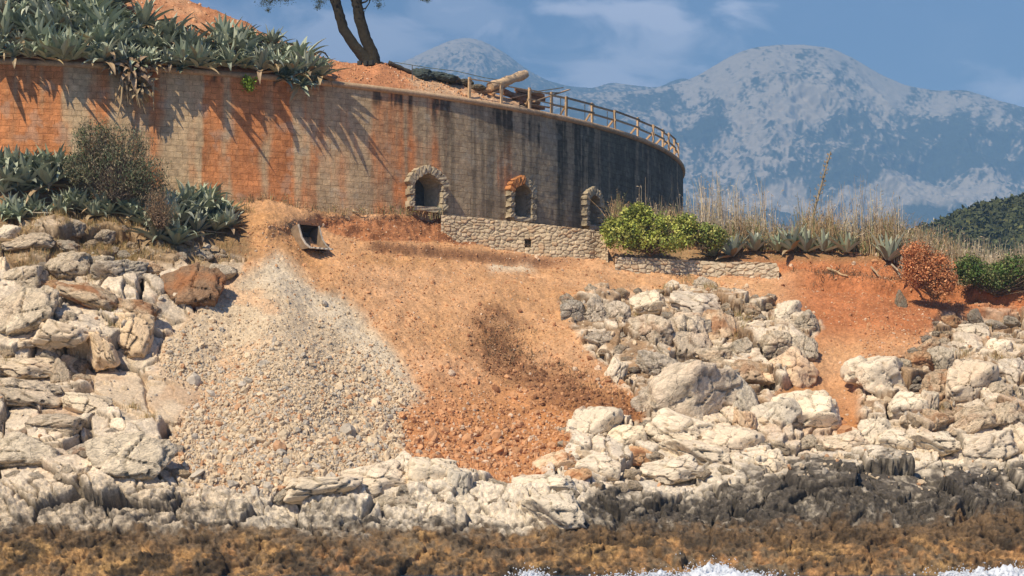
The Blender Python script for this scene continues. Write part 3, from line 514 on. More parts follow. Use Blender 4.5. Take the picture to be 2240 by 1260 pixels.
BL = [
 (1254, 690, 50, 52, 0, 'dark stained rounded boulder at the upper left tip of the right outcrop', GA, G_, .1, 4),
 (1302, 690, 48, 66, 25, 'jagged narrow boulder just right of the dark rounded one', GA, (1, 1, 1), .1, 1),
 (1350, 700, 50, 66, 0, 'upright grey block with a flat face in the outcrop', GA, (1, 1, 1), .1, 2),
 (1307, 745, 64, 34, -12, 'low pale rock above the orange soil edge of the outcrop', GA, (1, 1, 1), .1, 3),
 (1418, 672, 68, 52, 10, 'domed boulder with a bright white top in the outcrop', GA, (1.1, 1.1, 1.05), .1, 6),
 (1472, 633, 38, 32, 0, 'small white angular rock at the top of the outcrop', GA, Wt, 0, 5),
 (1500, 637, 22, 24, 0, 'smallest white rock at the top of the outcrop', GA, Wt, 0, 7),
 (1525, 676, 108, 56, -8, 'broad flat-topped ledge boulder near the top of the outcrop', GA, (1, 1, 1), .15, 8),
 (1512, 707, 66, 40, 0, 'brownish rock tucked under the broad ledge boulder', GA, (.9, .85, .8), .4, 9),
 (1576, 735, 80, 88, 0, 'tan orange-stained block in the middle of the outcrop', GA, T_, .8, 10),
 (1420, 742, 84, 84, 0, 'tall square-faced block in the middle of the outcrop', GA, (.98, .95, .9), .35, 2),
 (1500, 755, 100, 108, -10, 'largest rounded mass in the middle of the outcrop', GA, (.95, .92, .88), .2, 11),
 (1436, 806, 82, 52, -12, 'grey boulder with dark veins low in the outcrop', GA, (.88, .88, .88), 0, 7),
 (1652, 727, 78, 40, 28, 'elongated tilted white rock beside a dry tuft', GA, Wt, .1, 0),
 (1725, 690, 56, 50, 15, 'bright white knob on top of the right block stack', GA, Wt, 0, 6),
 (1718, 722, 46, 40, 0, 'small block directly under the bright white knob', GA, (1, .97, .9), .2, 3),
 (1760, 714, 54, 56, 0, 'cracked block at the right edge of the outcrop', GA, (.95, .95, .92), .1, 1),
 (1702, 765, 66, 62, 0, 'cracked pale block in the centre of the right stack', GA, (1, .97, .9), .2, 4),
 (1756, 768, 58, 58, 20, 'leaning block above the tan slab', GA, (1, 1, .97), .1, 9),
 (1728, 824, 100, 88, 25, 'smooth tan slab beside the orange soil chute', GA, T_, .25, 8),
 (1570, 785, 84, 38, 0, 'flat rock lying above the huge tilted slab', GA, (1.05, 1, .92), .2, 5),
 (1622, 778, 52, 56, 30, 'pointed rock right of the flat rock above the slab', GA, (.95, .95, .92), .1, 2),
 (1640, 820, 70, 50, 0, 'tan rock between the huge slab and the block stack', GA, T_, .5, 10),
 (1345, 825, 42, 64, -18, 'lone upright white boulder standing in the orange soil', GA, Wt, 0, 1),
 (1425, 880, 80, 74, 20, 'small blocky rock at the left end of the huge slab', GA, (1, 1, 1), .2, 3),
 (1520, 885, 200, 150, 30, 'huge tilted grey limestone slab', GA, (.95, .93, .9), .15, 8),
 (1612, 880, 76, 130, 10, 'cracked right shoulder of the huge tilted slab', GA, (.9, .92, .93), 0, 1),
 (1302, 948, 104, 80, 10, 'big smooth white boulder at the left end of the lower row', GW, Wt, .05, 6),
 (1360, 968, 86, 52, 25, 'pale wedge boulder leaning on the big smooth white one', GW, (1.1, 1.08, 1), .05, 5),
 (1627, 935, 44, 60, 10, 'small tan upright rock under the huge slab shadow', GW, T_, .3, 4),
 (1762, 915, 120, 84, 0, 'round pitted pale boulder below the soil chute', GW, (1.1, 1.08, 1.02), 0, 6),
 (1690, 932, 96, 84, 10, 'grey boulder left of the round pitted one', GW, (.95, .97, .97), 0, 9),
 (1490, 955, 130, 66, -15, 'long rounded white ledge boulder below the huge slab', GW, Wt, .1, 8),
 (1600, 985, 110, 74, -8, 'smooth rounded boulder at the right end of the white ledge', GW, (1.08, 1.05, 1), .1, 6),
 (1520, 1000, 120, 56, -5, 'bulging white rock under the white ledge boulder', GW, Wt, .1, 11),
 (1214, 1022, 74, 44, 15, 'orange-stained rounded boulder at the foot of the orange slope', GW, (1.1, .95, .8), .8, 6),
 (1305, 1030, 84, 54, 0, 'cream boulder between two orange rocks at the slope foot', GW, Wt, .1, 5),
 (1262, 1048, 50, 34, 0, 'small orange-tinted rock at the slope foot', GW, O_, .8, 2),
 (1400, 1000, 44, 34, 0, 'rust-orange rock below the wedge boulder', GW, O_, .9, 3),
 (1470, 1035, 110, 46, 8, 'low white boulder just above the dark shore rock', GW, Wt, .1, 8),
 (884, 1022, 44, 50, 0, 'triangular white boulder at the foot of the gravel cone', GW, Wt, 0, 5),
 (948, 1052, 96, 72, 0, 'large squarish pale boulder at the foot of the gravel cone', GW, (1.08, 1.06, 1), 0, 10),
 (1002, 1068, 50, 60, 0, 'grey shaded rock right of the squarish pale boulder', GW, (.85, .88, .9), 0, 1),
 (820, 1058, 120, 60, 8, 'long pale ledge rock left of the triangular white boulder', GW, (1.08, 1.05, 1), 0, 8),
 (700, 1078, 150, 48, 6, 'low pale ledge rock under the gravel cone', GW, (1.05, 1.02, .97), 0, 11),
 (1190, 1068, 110, 40, 0, 'smooth white rock under the orange-stained boulder', GW, Wt, 0, 6),
 (1210, 1130, 110, 80, 0, 'bulging cream rock hanging over the dark shore band', GW, Wt, 0, 4),
 (1918, 838, 124, 96, 8, 'white boulder with a deep dark hollow', GB, Wt, .15, 9),
 (1972, 808, 34, 38, 0, 'small block on the upper right of the hollow boulder', GB, (1.1, 1.08, 1), .1, 2),
 (2010, 800, 58, 48, 0, 'orange-brown boulder between two pale blocks', GB, O_, .9, 4),
 (2055, 797, 48, 62, 0, 'upright pale block right of the orange-brown boulder', GB, (1.05, 1.05, 1.02), .05, 2),
 (2048, 852, 66, 68, 0, 'tan-faced block under the upright pale block', GB, T_, .7, 10),
 (2125, 848, 102, 96, 0, 'big smooth rounded block left of a black cleft', GB, (1, .96, .9), .15, 6),
 (1982, 893, 74, 60, 20, 'white boulder lying below the hollow boulder', GB, Wt, .1, 5),
 (2030, 893, 44, 64, 0, 'shattered rock right of the lower white boulder', GB, (.9, .9, .87), .2, 1),
 (2190, 770, 52, 46, 0, 'bright white cube-like boulder near the right edge', GB, (1.35, 1.33, 1.28), 0, 2),
 (2125, 735, 66, 42, 0, 'pale rock group leader above the bright white boulder', GB, (1, 1, .97), .1, 3),
 (2080, 708, 38, 28, 0, 'small orange pointed rock on the red slope', GB, O_, .8, 5),
 (2134, 703, 28, 42, 20, 'dark triangular rock on the red slope', GB, (.6, .6, .6), .2, 7),
 (2030, 768, 50, 34, 30, 'tilted pale orange rock above the orange-brown boulder', GB, T_, .6, 0),
 (2185, 868, 50, 52, 0, 'pale block right of the black cleft', GB, (1.05, 1.02, .97), .1, 4),
 (2215, 820, 60, 60, 0, 'cracked block under the bright white boulder', GB, (1, 1, 1), .1, 1),
 (2200, 915, 66, 54, 10, 'tan block at the right edge below the cleft', GB, (1.05, 1, .92), .3, 9),
 (2120, 930, 100, 56, 20, 'long cream boulder at the bottom of the right outcrop', GB, (1.1, 1.03, .93), .3, 8),
 (2055, 925, 66, 46, 0, 'orange-tinted block left of the long cream boulder', GB, T_, .6, 3),
 (2160, 990, 110, 60, 15, 'wide grey boulder near the right edge above the dark shore', GW, (.98, .97, .95), .1, 8),
 (2225, 985, 70, 80, 20, 'rounded grey-tan boulder cut by the right frame edge', GW, (1, .97, .92), .1, 6),
 (1907, 955, 60, 62, 0, 'square white block under the orange chute', GW, Wt, 0, 2),
 (1955, 968, 64, 42, 0, 'white rock right of the square white block', GW, Wt, 0, 5),
 (1850, 975, 80, 40, 10, 'cream slab left of the square white block', GW, (1.1, 1.05, .97), .2, 8),
 (2040, 975, 90, 44, 0, 'low white rock between the square block and wide grey boulder', GW, Wt, .1, 11),
 (1970, 667, 24, 52, 0, 'dark upright stone standing in the red soil', GB, (.5, .5, .47), .3, 1),
 (20, 515, 46, 36, 0, 'small white rock in dry grass at the left frame edge', GL, Wt, 0, 6),
 (66, 536, 96, 38, 5, 'long low pale rock in the dry grass', GL, (1.1, 1.05, .97), .1, 8),
 (150, 588, 84, 58, 0, 'rock with a dark shaded right side below the dry grass', GL, (1, .97, .9), .1, 9),
 (222, 577, 46, 30, 0, 'small bright rock right of the shaded one', GL, Wt, 0, 5),
 (262, 612, 112, 66, 12, 'wide grey rock in the upper left outcrop', GL, (.85, .86, .86), .1, 11),
 (340, 600, 70, 44, -10, 'tan rock above the rusty crag', GL, T_, .3, 3),
 (54, 622, 84, 62, 10, 'rounded boulder left of the orange-topped slabs', GL, (1.02, 1, .95), .1, 4),
 (6, 604, 30, 66, 0, 'smooth rock cut by the left frame edge', GL, (1.05, 1, .9), .1, 6),
 (196, 655, 124, 52, -20, 'long slab with an orange top', GL, (1.05, .95, .82), .9, 8),
 (290, 682, 100, 44, -20, 'shorter orange-topped slab right of the long one', GL, (1.05, .93, .8), .8, 3),
 (120, 640, 60, 40, -15, 'small orange rock above the long slab', GL, O_, .9, 5),
 (430, 640, 120, 96, 20, 'rusty dark crag beside the top of the gravel cone', GL, (.5, .36, .27), .95, 9),
 (482, 602, 66, 40, 15, 'pale rock edge above the rusty crag', GL, (.9, .9, .88), .1, 1),
 (62, 695, 140, 96, 35, 'large pitted slanting rock on the left', GL, (1, .97, .9), .15, 9),
 (132, 742, 116, 62, -8, 'thick ledge rock above a black gap', GL, (1.05, 1, .92), .1, 11),
 (50, 752, 100, 30, 10, 'thin ledge rock at the left edge above the black gap', GL, (1.05, 1, .92), .1, 8),
 (286, 742, 84, 92, -12, 'smooth square slab with a straight right edge', GL, (1.12, .98, .8), .1, 10),
 (222, 770, 50, 80, 20, 'tapering slab left of the smooth square one', GL, (1.1, .97, .8), .1, 0),
 (170, 765, 34, 44, 0, 'small grey block at the mouth of the black gap', GL, (.85, .88, .9), 0, 2),
 (135, 825, 46, 64, 0, 'cracked block under the black gap', GL, (1, .95, .88), .1, 1),
 (60, 812, 120, 44, 0, 'flat-topped ledge under the black gap at the left', GL, (1.02, .97, .88), .2, 8),
 (55, 870, 150, 60, -10, 'broad sloping rock at the left edge', GL, (.98, .94, .88), .1, 11),
 (190, 895, 100, 50, -10, 'overhanging rock left of the smooth sandy face', GL, (1, .97, .9), .1, 3),
 (120, 940, 110, 50, 0, 'low blocky rock above the left shore knoll', GL, (1, .97, .92), .1, 4),
 (290, 1010, 170, 100, 8, 'large pale dome rock on the shore left of the gravel cone', GL, (1.12, 1.1, 1.04), 0, 9),
 (60, 1000, 140, 80, 0, 'rough grey rock at the lower left', GL, (.95, .94, .9), 0, 1),
]
for b in BL:
    boulder(b[0], b[1], b[2] * (1.3 if b[6] == GW else 1.2), b[3] * (1.3 if b[6] == GW else 1.2), b[4], b[5], b[6], b[7], b[8], b[9], out=.2)
def fill(poly, n, lo, hi, group, desc, avoid=.42, tints=((1, 1, 1), (1.08, 1.05, 1), (.9, .9, .88), (1.05, .95, .82))):
    poly_a = np.array(poly); res = []; tries = 0
    while len(res) < n and tries < 20000:
        tries += 1; u = random.uniform(poly_a[:, 0].min(), poly_a[:, 0].max()); v = random.uniform(poly_a[:, 1].min(), poly_a[:, 1].max())
        if inpoly(np.array([u]), np.array([v]), poly, 1)[0] < .5: continue
        w = random.uniform(lo, hi) * (1.3 if random.random() < .2 else 1)
        if any(abs(u - b[0]) < (b[2] + w) * avoid and abs(v - b[1]) < (b[3] + w * .7) * avoid for b in BL): continue
        if any(abs(u - a) < (w + c) * .36 and abs(v - b_) < (w + c) * .26 for a, b_, c in res): continue
        res.append((u, v, w))
    res.sort()
    for k, (u, v, w) in enumerate(res):
        boulder(u, v, w, w * random.uniform(.55, .85), random.uniform(-30, 30), f'{ordw(k)} from the left of the {desc}', group, random.choice(tints), random.choice((.05, .2, .5)), small=w < 60)
fill(RA, 34, 24, 50, 'smaller rocks filling the right outcrop', 'smaller rocks filling the outcrop right of the orange slope')
fill([(1865, 810), (1980, 785), (2060, 700), (2240, 700), (2245, 960), (1990, 940)], 32, 24, 54, 'smaller rocks filling the outcrop at the right edge', 'smaller rocks between blocks at the right edge')
fill([(1250, 930), (1400, 935), (1640, 900), (1860, 950), (2245, 930), (2245, 1010), (1950, 1000), (1650, 1025), (1280, 1085), (1130, 1080)], 40, 34, 84, GW, 'pale rocks banked just above the dark shore', tints=(Wt, (1.12, 1.1, 1.04), (1.05, 1, .92)))
fill([(0, 490), (300, 500), (500, 565), (480, 620), (340, 640), (120, 620), (0, 580)], 22, 24, 52, 'rocks in the dry grass of the upper left', 'rocks poking from the dry grass at upper left')
fill([(0, 640), (180, 700), (200, 800), (160, 900), (240, 950), (380, 960), (400, 1040), (0, 1060)], 26, 40, 95, 'broken rocks of the lower left outcrop', 'broken rocks in the lower left outcrop')
fill([(600, 1075), (870, 1030), (1130, 1075), (1130, 1105), (600, 1110)], 14, 34, 84, GW, 'pale rocks in the strip under the gravel cone', tints=(Wt, (1.12, 1.1, 1.04)))
# ------------------------------------------------------------------ fort
fort = empty('fort_wall', (float(FC[0]), float(FC[1]), 12.0), 'long curved stone fort wall stained orange at left and black at right', 'fort wall'); fort['kind'] = 'thing'
EMB = [(930, 365, 462, 1.7, .86), (1135, 388, 484, 1.34, .86), (1290, 412, 502, 1.15, .95)]   # u centre, outer top row, sill row, opening width m
def wall_mesh():
    ph = np.concatenate([np.linspace(R(-40), R(-2), 60)[:-1], np.arange(R(-2), R(92), .085 / FR), np.linspace(R(92), R(300), 200)]); z = np.arange(11.5, ZR + .001, .0875); nz_ = len(z)
    PH, Z = np.meshgrid(ph, z); p = fp(PH, Z); arc = PH * FR
    q = np.stack([arc, Z, 0 * arc], -1).reshape(-1, 3)
    uu, vv = project(p); u = uu.ravel(); back = PH.ravel() > R(92); u = np.where(back, 1500, u)
    zz = ZR - Z.ravel()
    st = fbm(q * np.array([1.1, .10, 1]), 5, 301); st2 = fbm(q * np.array([3.2, .16, 1]), 4, 305, .6); bl = fbm(q * .9, 5, 310); f = fbm(q * 4, 3, 315)
    u0_ = u; u = u + 30 * fbm(q * np.array([.5, .35, 1]), 4, 360) + 12 * fbm(q * np.array([2, .3, 1]), 3, 366)
    # orange iron-earth wash: strong at left, fading right
    lw = np.interp(u, [-400, 0, 60, 110, 135, 155, 185, 230, 300, 340, 365, 440, 452, 478, 498, 515, 560, 592, 612, 645, 658, 690, 722, 760, 800, 850, 950, 970, 1080, 1150, 1250], [.35, .36, .28, .42, .4, .05, -.1, .16, .1, .22, -.22, -.24, .34, .12, -.14, .36, .4, .02, .36, .34, -.1, .26, -.02, .12, -.1, .1, .02, -.22, -.08, -.22, -.45])
    drip = (1 - .4 * ss(5, 8, zz))
    om = .92 * ss(-.1, .4, lw + .42 * st + .28 * st2 + .22 * bl) * drip
    base = np.array([.60, .43, .255])[None] * (1 + .18 * bl + .12 * f)[:, None]
    gy = ss(650, 1150, u)[:, None]; base = base * (1 - .6 * gy) + np.array([.33, .275, .195]) * (1 + .2 * bl + .1 * f)[:, None] * .6 * gy
    org = np.array([.63, .24, .09])[None] * (1 + .3 * bl + .15 * f + .25 * st2)[:, None]
    col = base * (1 - om[:, None]) + org * om[:, None]
    # black weather streaks from the coping downwards
    ln = np.interp(u, [0, 700, 800, 1000, 1150, 1220, 1300, 1470], [.35, .45, .8, 1.3, 2.4, 5, 9, 10]) * (1 + .9 * st)
    th = np.interp(u, [0, 700, 1000, 1200, 1300, 1400, 1470], [.22, .12, .05, -.05, -.25, -.28, -.3])
    bm_ = ss(0, .22, st2 * .6 + st * .4 + .15 * f - th) * (1 - ss(.4, 1.1, zz / np.maximum(ln, .1)))
    bm_ = np.maximum(bm_, .5 * ss(.10, .34, fbm(q * np.array([3.5, .09, 1]), 3, 330, .6)) * ss(850, 1000, u) * (1 - ss(6, 8.5, zz)))
    bm_ = np.clip(bm_, 0, 1)[:, None] * .93; col = col * (1 - bm_) + np.array([.08, .075, .057]) * bm_
    gr = (ss(1190, 1330, u) * .5)[:, None]; col = col * (1 - gr) + np.array([.20, .185, .14]) * (1 + .5 * st + .3 * bl)[:, None] * gr
    lt = (ss(4.5, 7, zz) * (1 - ss(500, 700, u)) * .35)[:, None]; col = col * (1 - lt) + np.array([.42, .34, .22]) * lt
    pl = ss(.32, .5, fbm(q * 1.7, 3, 340))[:, None] * .3; col = col * (1 - pl) + np.array([.45, .42, .34]) * pl * (1 - gr) + col * pl * gr
    rel = (.02 * fbm(q * .8, 3, 350) + .012 * f); p = fp(PH.ravel(), Z.ravel(), rel)
    Fs = gridfaces(nz_, len(ph))[:, ::-1]
    cu = q[Fs].mean(1); keep = np.ones(len(Fs), bool)
    for e in EINFO:
        x = cu[:, 0] - e['arc']; y = cu[:, 1] - e['z0']; hw = e['w'] / 2 + .06
        top = e['h'] - .28 * e['w'] + .28 * e['w'] * np.sqrt(np.clip(1 - (x / hw) ** 2, 0, 1))
        keep &= ~((np.abs(x) < hw) & (y > -.05) & (y < top + .05))
    mk('wall', p, Fs[keep], M['fort'], np.clip(col, .01, .9), True, None, q)
    o = bpy.data.objects['wall']; return o
EINFO = []
for u, vt, vs, w, _ in EMB:
    phi = float(phi_u(u)); b = fp(phi, ZR); D = b[1]
    zt = P(u, vt, D)[2]; zs = P(u, vs, D)[2]
    EINFO.append(dict(phi=phi, arc=phi * FR, z0=zs + .22, h=(zt - zs) - .22 - .40, w=w, D=D))
wl = wall_mesh(); attach(wl, fort)
def coping():
    ph = np.linspace(R(-40), R(300), 700); prof = [(-.45, .03), (.04, .03), (.10, .06), (.145, .12), (.15, .18), (.13, .25), (.07, .30), (0, .32), (-.45, .32)]
    V = []; Cc = []
    n = fbm(np.stack([ph * FR, 0 * ph, 0 * ph], 1) * 1.2, 4, 400); st = frac(ph * FR / 1.1) < .04
    for k, a in enumerate(ph):
        for (o, z) in prof:
            V.append(fp(a, ZR - .16 + z + .012 * n[k], o + .01 * n[k] - (.02 if st[k] else 0)))
            Cc.append(np.array([.52, .36, .22]) * (1 + .25 * n[k]) * (.7 if st[k] else 1))
    m = len(prof); i = np.arange(len(ph) * m).reshape(len(ph), m); Fs = np.stack([i[:-1, :-1], i[:-1, 1:], i[1:, 1:], i[1:, :-1]], -1).reshape(-1, 4)
    o = mk('coping', V, Fs, M['stone'], Cc); attach(o, fort)
coping()
def embrasure(e, rusty, shade):
    ph, z0, w, h = e['phi'], e['z0'], e['w'], e['h']; t = np.array([math.cos(ph), math.sin(ph), 0]); n = np.array([math.sin(ph), -math.cos(ph), 0]); zz = np.array([0, 0, 1.]); o0 = fp(ph, z0)
    rot = np.stack([t, n, zz], 1)
    wp = lambda x, y, z: o0 + t * x + n * y + zz * z
    sc = np.array([.42, .345, .235])
    ms = MB(); hw = w / 2; rise = .30 * w; hs = h - rise; bh = .27
    nb = max(3, int(round((hs + .15) / bh))); bh = (hs + .15) / nb
    for s in (-1, 1):
        for k in range(nb):
            d = .36 if k % 2 == 0 else .25
            ms_box(ms, wp(s * (hw + d / 2 - .02), .08 + (.05 if k % 2 == 0 else 0), -.12 + bh * (k + .5)), (d, .46, bh * .93), rot, sc * RNG.uniform(.8, 1.15))
    na = 9; # voussoirs
    cx, cz = 0, hs - .02; rad = (hw * hw + rise * rise) / (2 * rise); c0 = hs - (rad - rise); a0 = math.asin(min(1, hw / rad))
    for k in range(na):
        a = -a0 * 1.12 + 2 * a0 * 1.12 * (k + .5) / na; r = rad + .2 + (.05 if k == na // 2 else 0) ; 
        rr = rot @ np.array(Matrix.Rotation(a, 3, 'Y')); wd = 2 * a0 * 1.12 / na * (rad + .2) * .95
        c = sc * RNG.uniform(.85, 1.15)
        if rusty and k < 5: c = np.array([.48, .21, .08]) * RNG.uniform(.8, 1.1)
        ms_box(ms, wp(math.sin(a) * r, .10 + RNG.uniform(0, .05), c0 + math.cos(a) * r), (wd, .48, .42 + RNG.uniform(-.03, .05)), rr, c)
    root = ms.build('embrasure', M['stone']); attach(root, fort)
    sb = MB(); ms_box(sb, wp(0, .06, -.14), (w + .1, .55, .26), rot, sc * 1.15); o = sb.build('sill', M['stone'], root)
    # splayed reveal narrowing inwards, vaulted
    rv = MB(); dpt = .95; pts = [(-hw - .02, -.02), (-hw - .02, hs)] + [(math.sin(a) * (rad + .02), c0 + math.cos(a) * (rad + .02)) for a in np.linspace(-a0, a0, 11)] + [(hw + .02, hs), (hw + .02, -.02)]
    A = [wp(x, .02, z) for x, z in pts]; B = [wp(x * (.72 if x > 0 else .9), -dpt, z * .94) for x, z in pts]; m = len(pts)
    rv.add(A + B, [(i, (i + 1) % m, m + (i + 1) % m, m + i) for i in range(m)], sc * .95); rv.build('reveal', M['stone'], root)
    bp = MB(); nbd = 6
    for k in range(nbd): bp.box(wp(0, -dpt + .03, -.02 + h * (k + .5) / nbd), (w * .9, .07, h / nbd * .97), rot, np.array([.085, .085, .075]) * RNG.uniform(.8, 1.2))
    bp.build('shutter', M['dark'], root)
    if shade: pass
    return root
def ms_box(m, c, sz, rot, col):
    # rough dressed block: subdivided box pushed in at the edges
    n = 4; g = np.linspace(-1, 1, n); V = []; Fs = []; k = 0
    for ax in range(3):
        for s in (-1, 1):
            a, b = [i for i in range(3) if i != ax]
            for i in range(n):
                for j in range(n):
                    p = np.zeros(3); p[ax] = s; p[a] = g[i]; p[b] = g[j]; V.append(p)
            for i in range(n - 1):
                for j in range(n - 1):
                    q = [k + i * n + j, k + (i + 1) * n + j, k + (i + 1) * n + j + 1, k + i * n + j + 1]; Fs.append(q)
            k += n * n
    V = np.array(V); L4 = (np.abs(V) ** 14).sum(1) ** (1 / 14); V = V / L4[:, None]
    key = np.round(V * 50).astype(int); jit = np.stack([h3(key[:, 0], key[:, 1], key[:, 2], int(abs(c[0]) * 1000) + s) for s in (1, 2, 3)], 1) - .5
    V = V * np.array(sz) / 2 + jit * .05
    m.add(V @ np.array(rot).T + np.array(c), Fs, col)
for k, e in enumerate(EINFO):
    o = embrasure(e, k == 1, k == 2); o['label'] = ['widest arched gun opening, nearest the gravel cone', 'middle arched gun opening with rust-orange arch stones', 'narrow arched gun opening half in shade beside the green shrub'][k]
# ------------------------------------------------------------------ earth on top of the fort
SIL = lambda u: np.interp(u, [-400, 0, 200, 300, 400, 470, 520, 600, 680, 720, 780, 830, 870, 920, 1000, 1060, 1110], [-60, -90, -90, -40, 0, 28, 46, 84, 118, 131, 136, 132, 150, 165, 178, 196, 214])
BW = lambda u: np.interp(u, [-400, 300, 520, 700, 900, 1100], [7, 7, 5, 3.5, 3, 2])
us2 = np.arange(-420, 1140, 4); ss2 = np.linspace(0, 1, 40)
def bank_raw(u, s):
    W0 = W_u(u); rv = rim_v(u) - 5; d = W0 + BW(u) * s; sv = np.minimum(SIL(u), rv - 1)
    z0 = P(u, rv, W0)[..., 2]; z1 = P(u, sv, W0 + BW(u))[..., 2]
    z = z0 + (z1 - z0) * (s ** .85) ; x = (u - 1120) / F * d
    return np.stack([x / math.cos(0), d, z], -1)
U2, S2 = np.meshgrid(us2, ss2); bk = bank_raw(U2, S2)
back = []
for dy, dz in ((1, -.1), (3, -1), (6, -3), (9, -5)):
    q = bk[-1].copy(); q[:, 1] += dy; q[:, 2] = np.maximum(q[:, 2] + dz, ZR - .3); back.append(q)
BK = np.concatenate([bk, np.array(back)]); fl = BK.reshape(-1, 3)
edge = np.clip(np.concatenate([S2.ravel() * 6, np.full(4 * len(us2), 1)]), 0, 1)
fl2 = fl + np.stack([0 * edge, 0 * edge, edge * (.14 * fbm(fl * 1.4, 5, 500) + .05 * fbm(fl * 7, 3, 505))], 1)
uc = np.concatenate([U2.ravel(), np.tile(us2, 4)])
nn = fbm(fl * .8, 4, 510)[:, None]; nm = fbm(fl * 3, 4, 515)[:, None]
red = np.array([.52, .23, .11]) * (1 + .2 * nn + .25 * nm); tan = np.array([.58, .37, .22]) * (1 + .1 * nn + .15 * nm); g = ss(880, 910, uc + 30 * nm[:, 0])[:, None]
lt = ss(-.1, .4, nn) * (1 - ss(560, 640, uc))[:, None] * .6
bc = red * (1 - g) + tan * g; bc = bc * (1 - lt) + np.array([.56, .35, .2]) * lt
tag(mk('earth_mound', fl2, gridfaces(BK.shape[0], BK.shape[1])[:, ::-1], M['terrain'], np.clip(bc, .01, .9)), kind='structure')
BKG = fl2.reshape(BK.shape)
a = np.linspace(0, 2 * math.pi, 97)[:-1]
tag(mk('fort_terrace', np.concatenate([[[FC[0], FC[1], ZR - .05]], np.stack([FC[0] + (FR - .3) * np.sin(a), FC[1] - (FR - .3) * np.cos(a), np.full(96, ZR - .05)], 1)]), [(0, 1 + k, 1 + (k + 1) % 96)[::-1] for k in range(96)], M['terrain'], np.tile([.45, .3, .18], (97, 1))), kind='structure')
def bankpt(u, v):
    iu = int(np.clip((u + 420) / 4, 0, len(us2) - 1)); col = BKG[:40, iu]; _, vv = project(col); k = int(np.argmin(np.abs(vv - v))); return col[k].copy()
# stones on the mound
def bank_stones():
    Vs, Fs, Cs, n = [], [], [], 0
    for _ in range(1500):
        u = RNG.uniform(200, 1080); iu = int((u + 420) / 4); g_ = BKG[RNG.integers(2, 40), iu]; s = .04 * math.exp(RNG.normal(0, .45)); V = I1[0] * (1 + RNG.normal(0, .15, (12, 1))) * s * RNG.uniform(.6, 1.2, 3) + g_
        Vs.append(V); Fs.append(I1[1] + n); n += 12; Cs.append(np.tile(orcol(0, 0) * 1.05, (12, 1)))
    tag(mk('mound_gravel', np.concatenate(Vs), np.concatenate(Fs), M['gravel'], np.concatenate(Cs), False), kind='stuff')
bank_stones()
# ------------------------------------------------------------------ agaves
def agave_mesh(seed, nl=34, ln=1.05, dead=.08, droop=1.0, upright=0.0, allcol=None):
    rg = np.random.default_rng(seed); V, Fs, Cs, n = [], [], [], 0
    for k in range(nl):
        q = (k + .5) / nl; az = k * 2.399963 + rg.normal(0, .15); el = R(86 - 68 * q ** .9 + upright * 8) + rg.normal(0, .08); L_ = ln * rg.uniform(.75, 1.1) * (1 - .25 * (1 - q)); wd = ln * .10 * rg.uniform(.85, 1.2)
        dry = rg.random() < dead * (2.5 if q > .7 else .4)
        col = np.array([.25, .275, .215]) * rg.uniform(.7, 1.35) + np.array([.03, .035, 0]) * rg.uniform(0, 1)
        if rg.random() < .3: col = np.array([.42, .45, .33]) * rg.uniform(.8, 1.1)
        if dry: col = np.array([.36, .26, .15]) * rg.uniform(.7, 1.2); el -= R(25)
        if allcol is not None: col = np.array(allcol) * rg.uniform(.6, 1.3)
        d = np.array([math.cos(az) * math.cos(el), math.sin(az) * math.cos(el), math.sin(el)]); p = np.array([math.cos(az), math.sin(az), 0]) * .05 * ln; m = 8
        bend = rg.choice([0, 0, 1], p=[.4, .3, .3]) * rg.uniform(.5, 1.6)
        for j in range(m + 1):
            s = j / m; w = wd * (0.55 + 1.1 * s if s < .35 else 0.94 * (1 - ((s - .35) / .65) ** 1.6)) + .003
            side = np.array([-math.sin(az), math.cos(az), 0]); up = np.cross(d, side); up /= np.linalg.norm(up) + 1e-9
            if up[2] < 0 and el > 0: up = -up
            th = w * .28 + .004
            V += [p - side * w + up * w * .35, p - up * th, p + side * w + up * w * .35, p + up * th * .2]
            Cs += [col * 1.15, col, col * 1.15, col]
            d = d + np.array([0, 0, -1]) * (.10 * droop * s + (.42 * bend * (s > .5))) * (1 if not dry else 2.2) ; d /= np.linalg.norm(d); p = p + d * L_ / m
        for j in range(m):
            a = n + j * 4
            for i in range(4): Fs.append((a + i, a + (i + 1) % 4, a + 4 + (i + 1) % 4, a + 4 + i))
        n += 4 * (m + 1)
    o = mk('agave', V, np.array(Fs), M['leaf'], np.array(Cs), smooth=False); me = o.data; bpy.data.objects.remove(o); return me
AG = [agave_mesh(10 + k, nl=24 + 5 * (k % 4), droop=[.6, 1.1, 1.9][k % 3], dead=[.05, .15, .1][k % 3]) for k in range(10)]
AGD = [agave_mesh(40 + k, nl=26, ln=1.1, droop=5, allcol=(.33, .23, .135)) for k in range(2)]
AGU = [agave_mesh(50 + k, nl=20, droop=.5, upright=1) for k in range(3)]
def agave(p, size, label, group, tilt=(0, 0), me=None, tint=None):
    o = bpy.data.objects.new('agave', me or random.choice(AG)); C.objects.link(o); o.location = p
    o.rotation_euler = (R(tilt[0]), R(tilt[1]), random.uniform(0, 6.28)); o.rotation_euler = (Matrix.Rotation(R(tilt[0]), 3, 'X') @ Matrix.Rotation(R(tilt[1]), 3, 'Y') @ Matrix.Rotation(random.uniform(0, 6.28), 3, 'Z')).to_euler()
    o.scale = (size,) * 3; t = random.uniform(.82, 1.12); o.color = tint or (t, t * random.uniform(.96, 1.04), t * random.uniform(.92, 1.03), 1); tag(o, label, 'agave', group); return o
GT = 'agaves crowding the bank above the fort wall'
def lowrow(): return [(u, rim_v(u) - 8) for u in np.linspace(-10, 700, 22)]
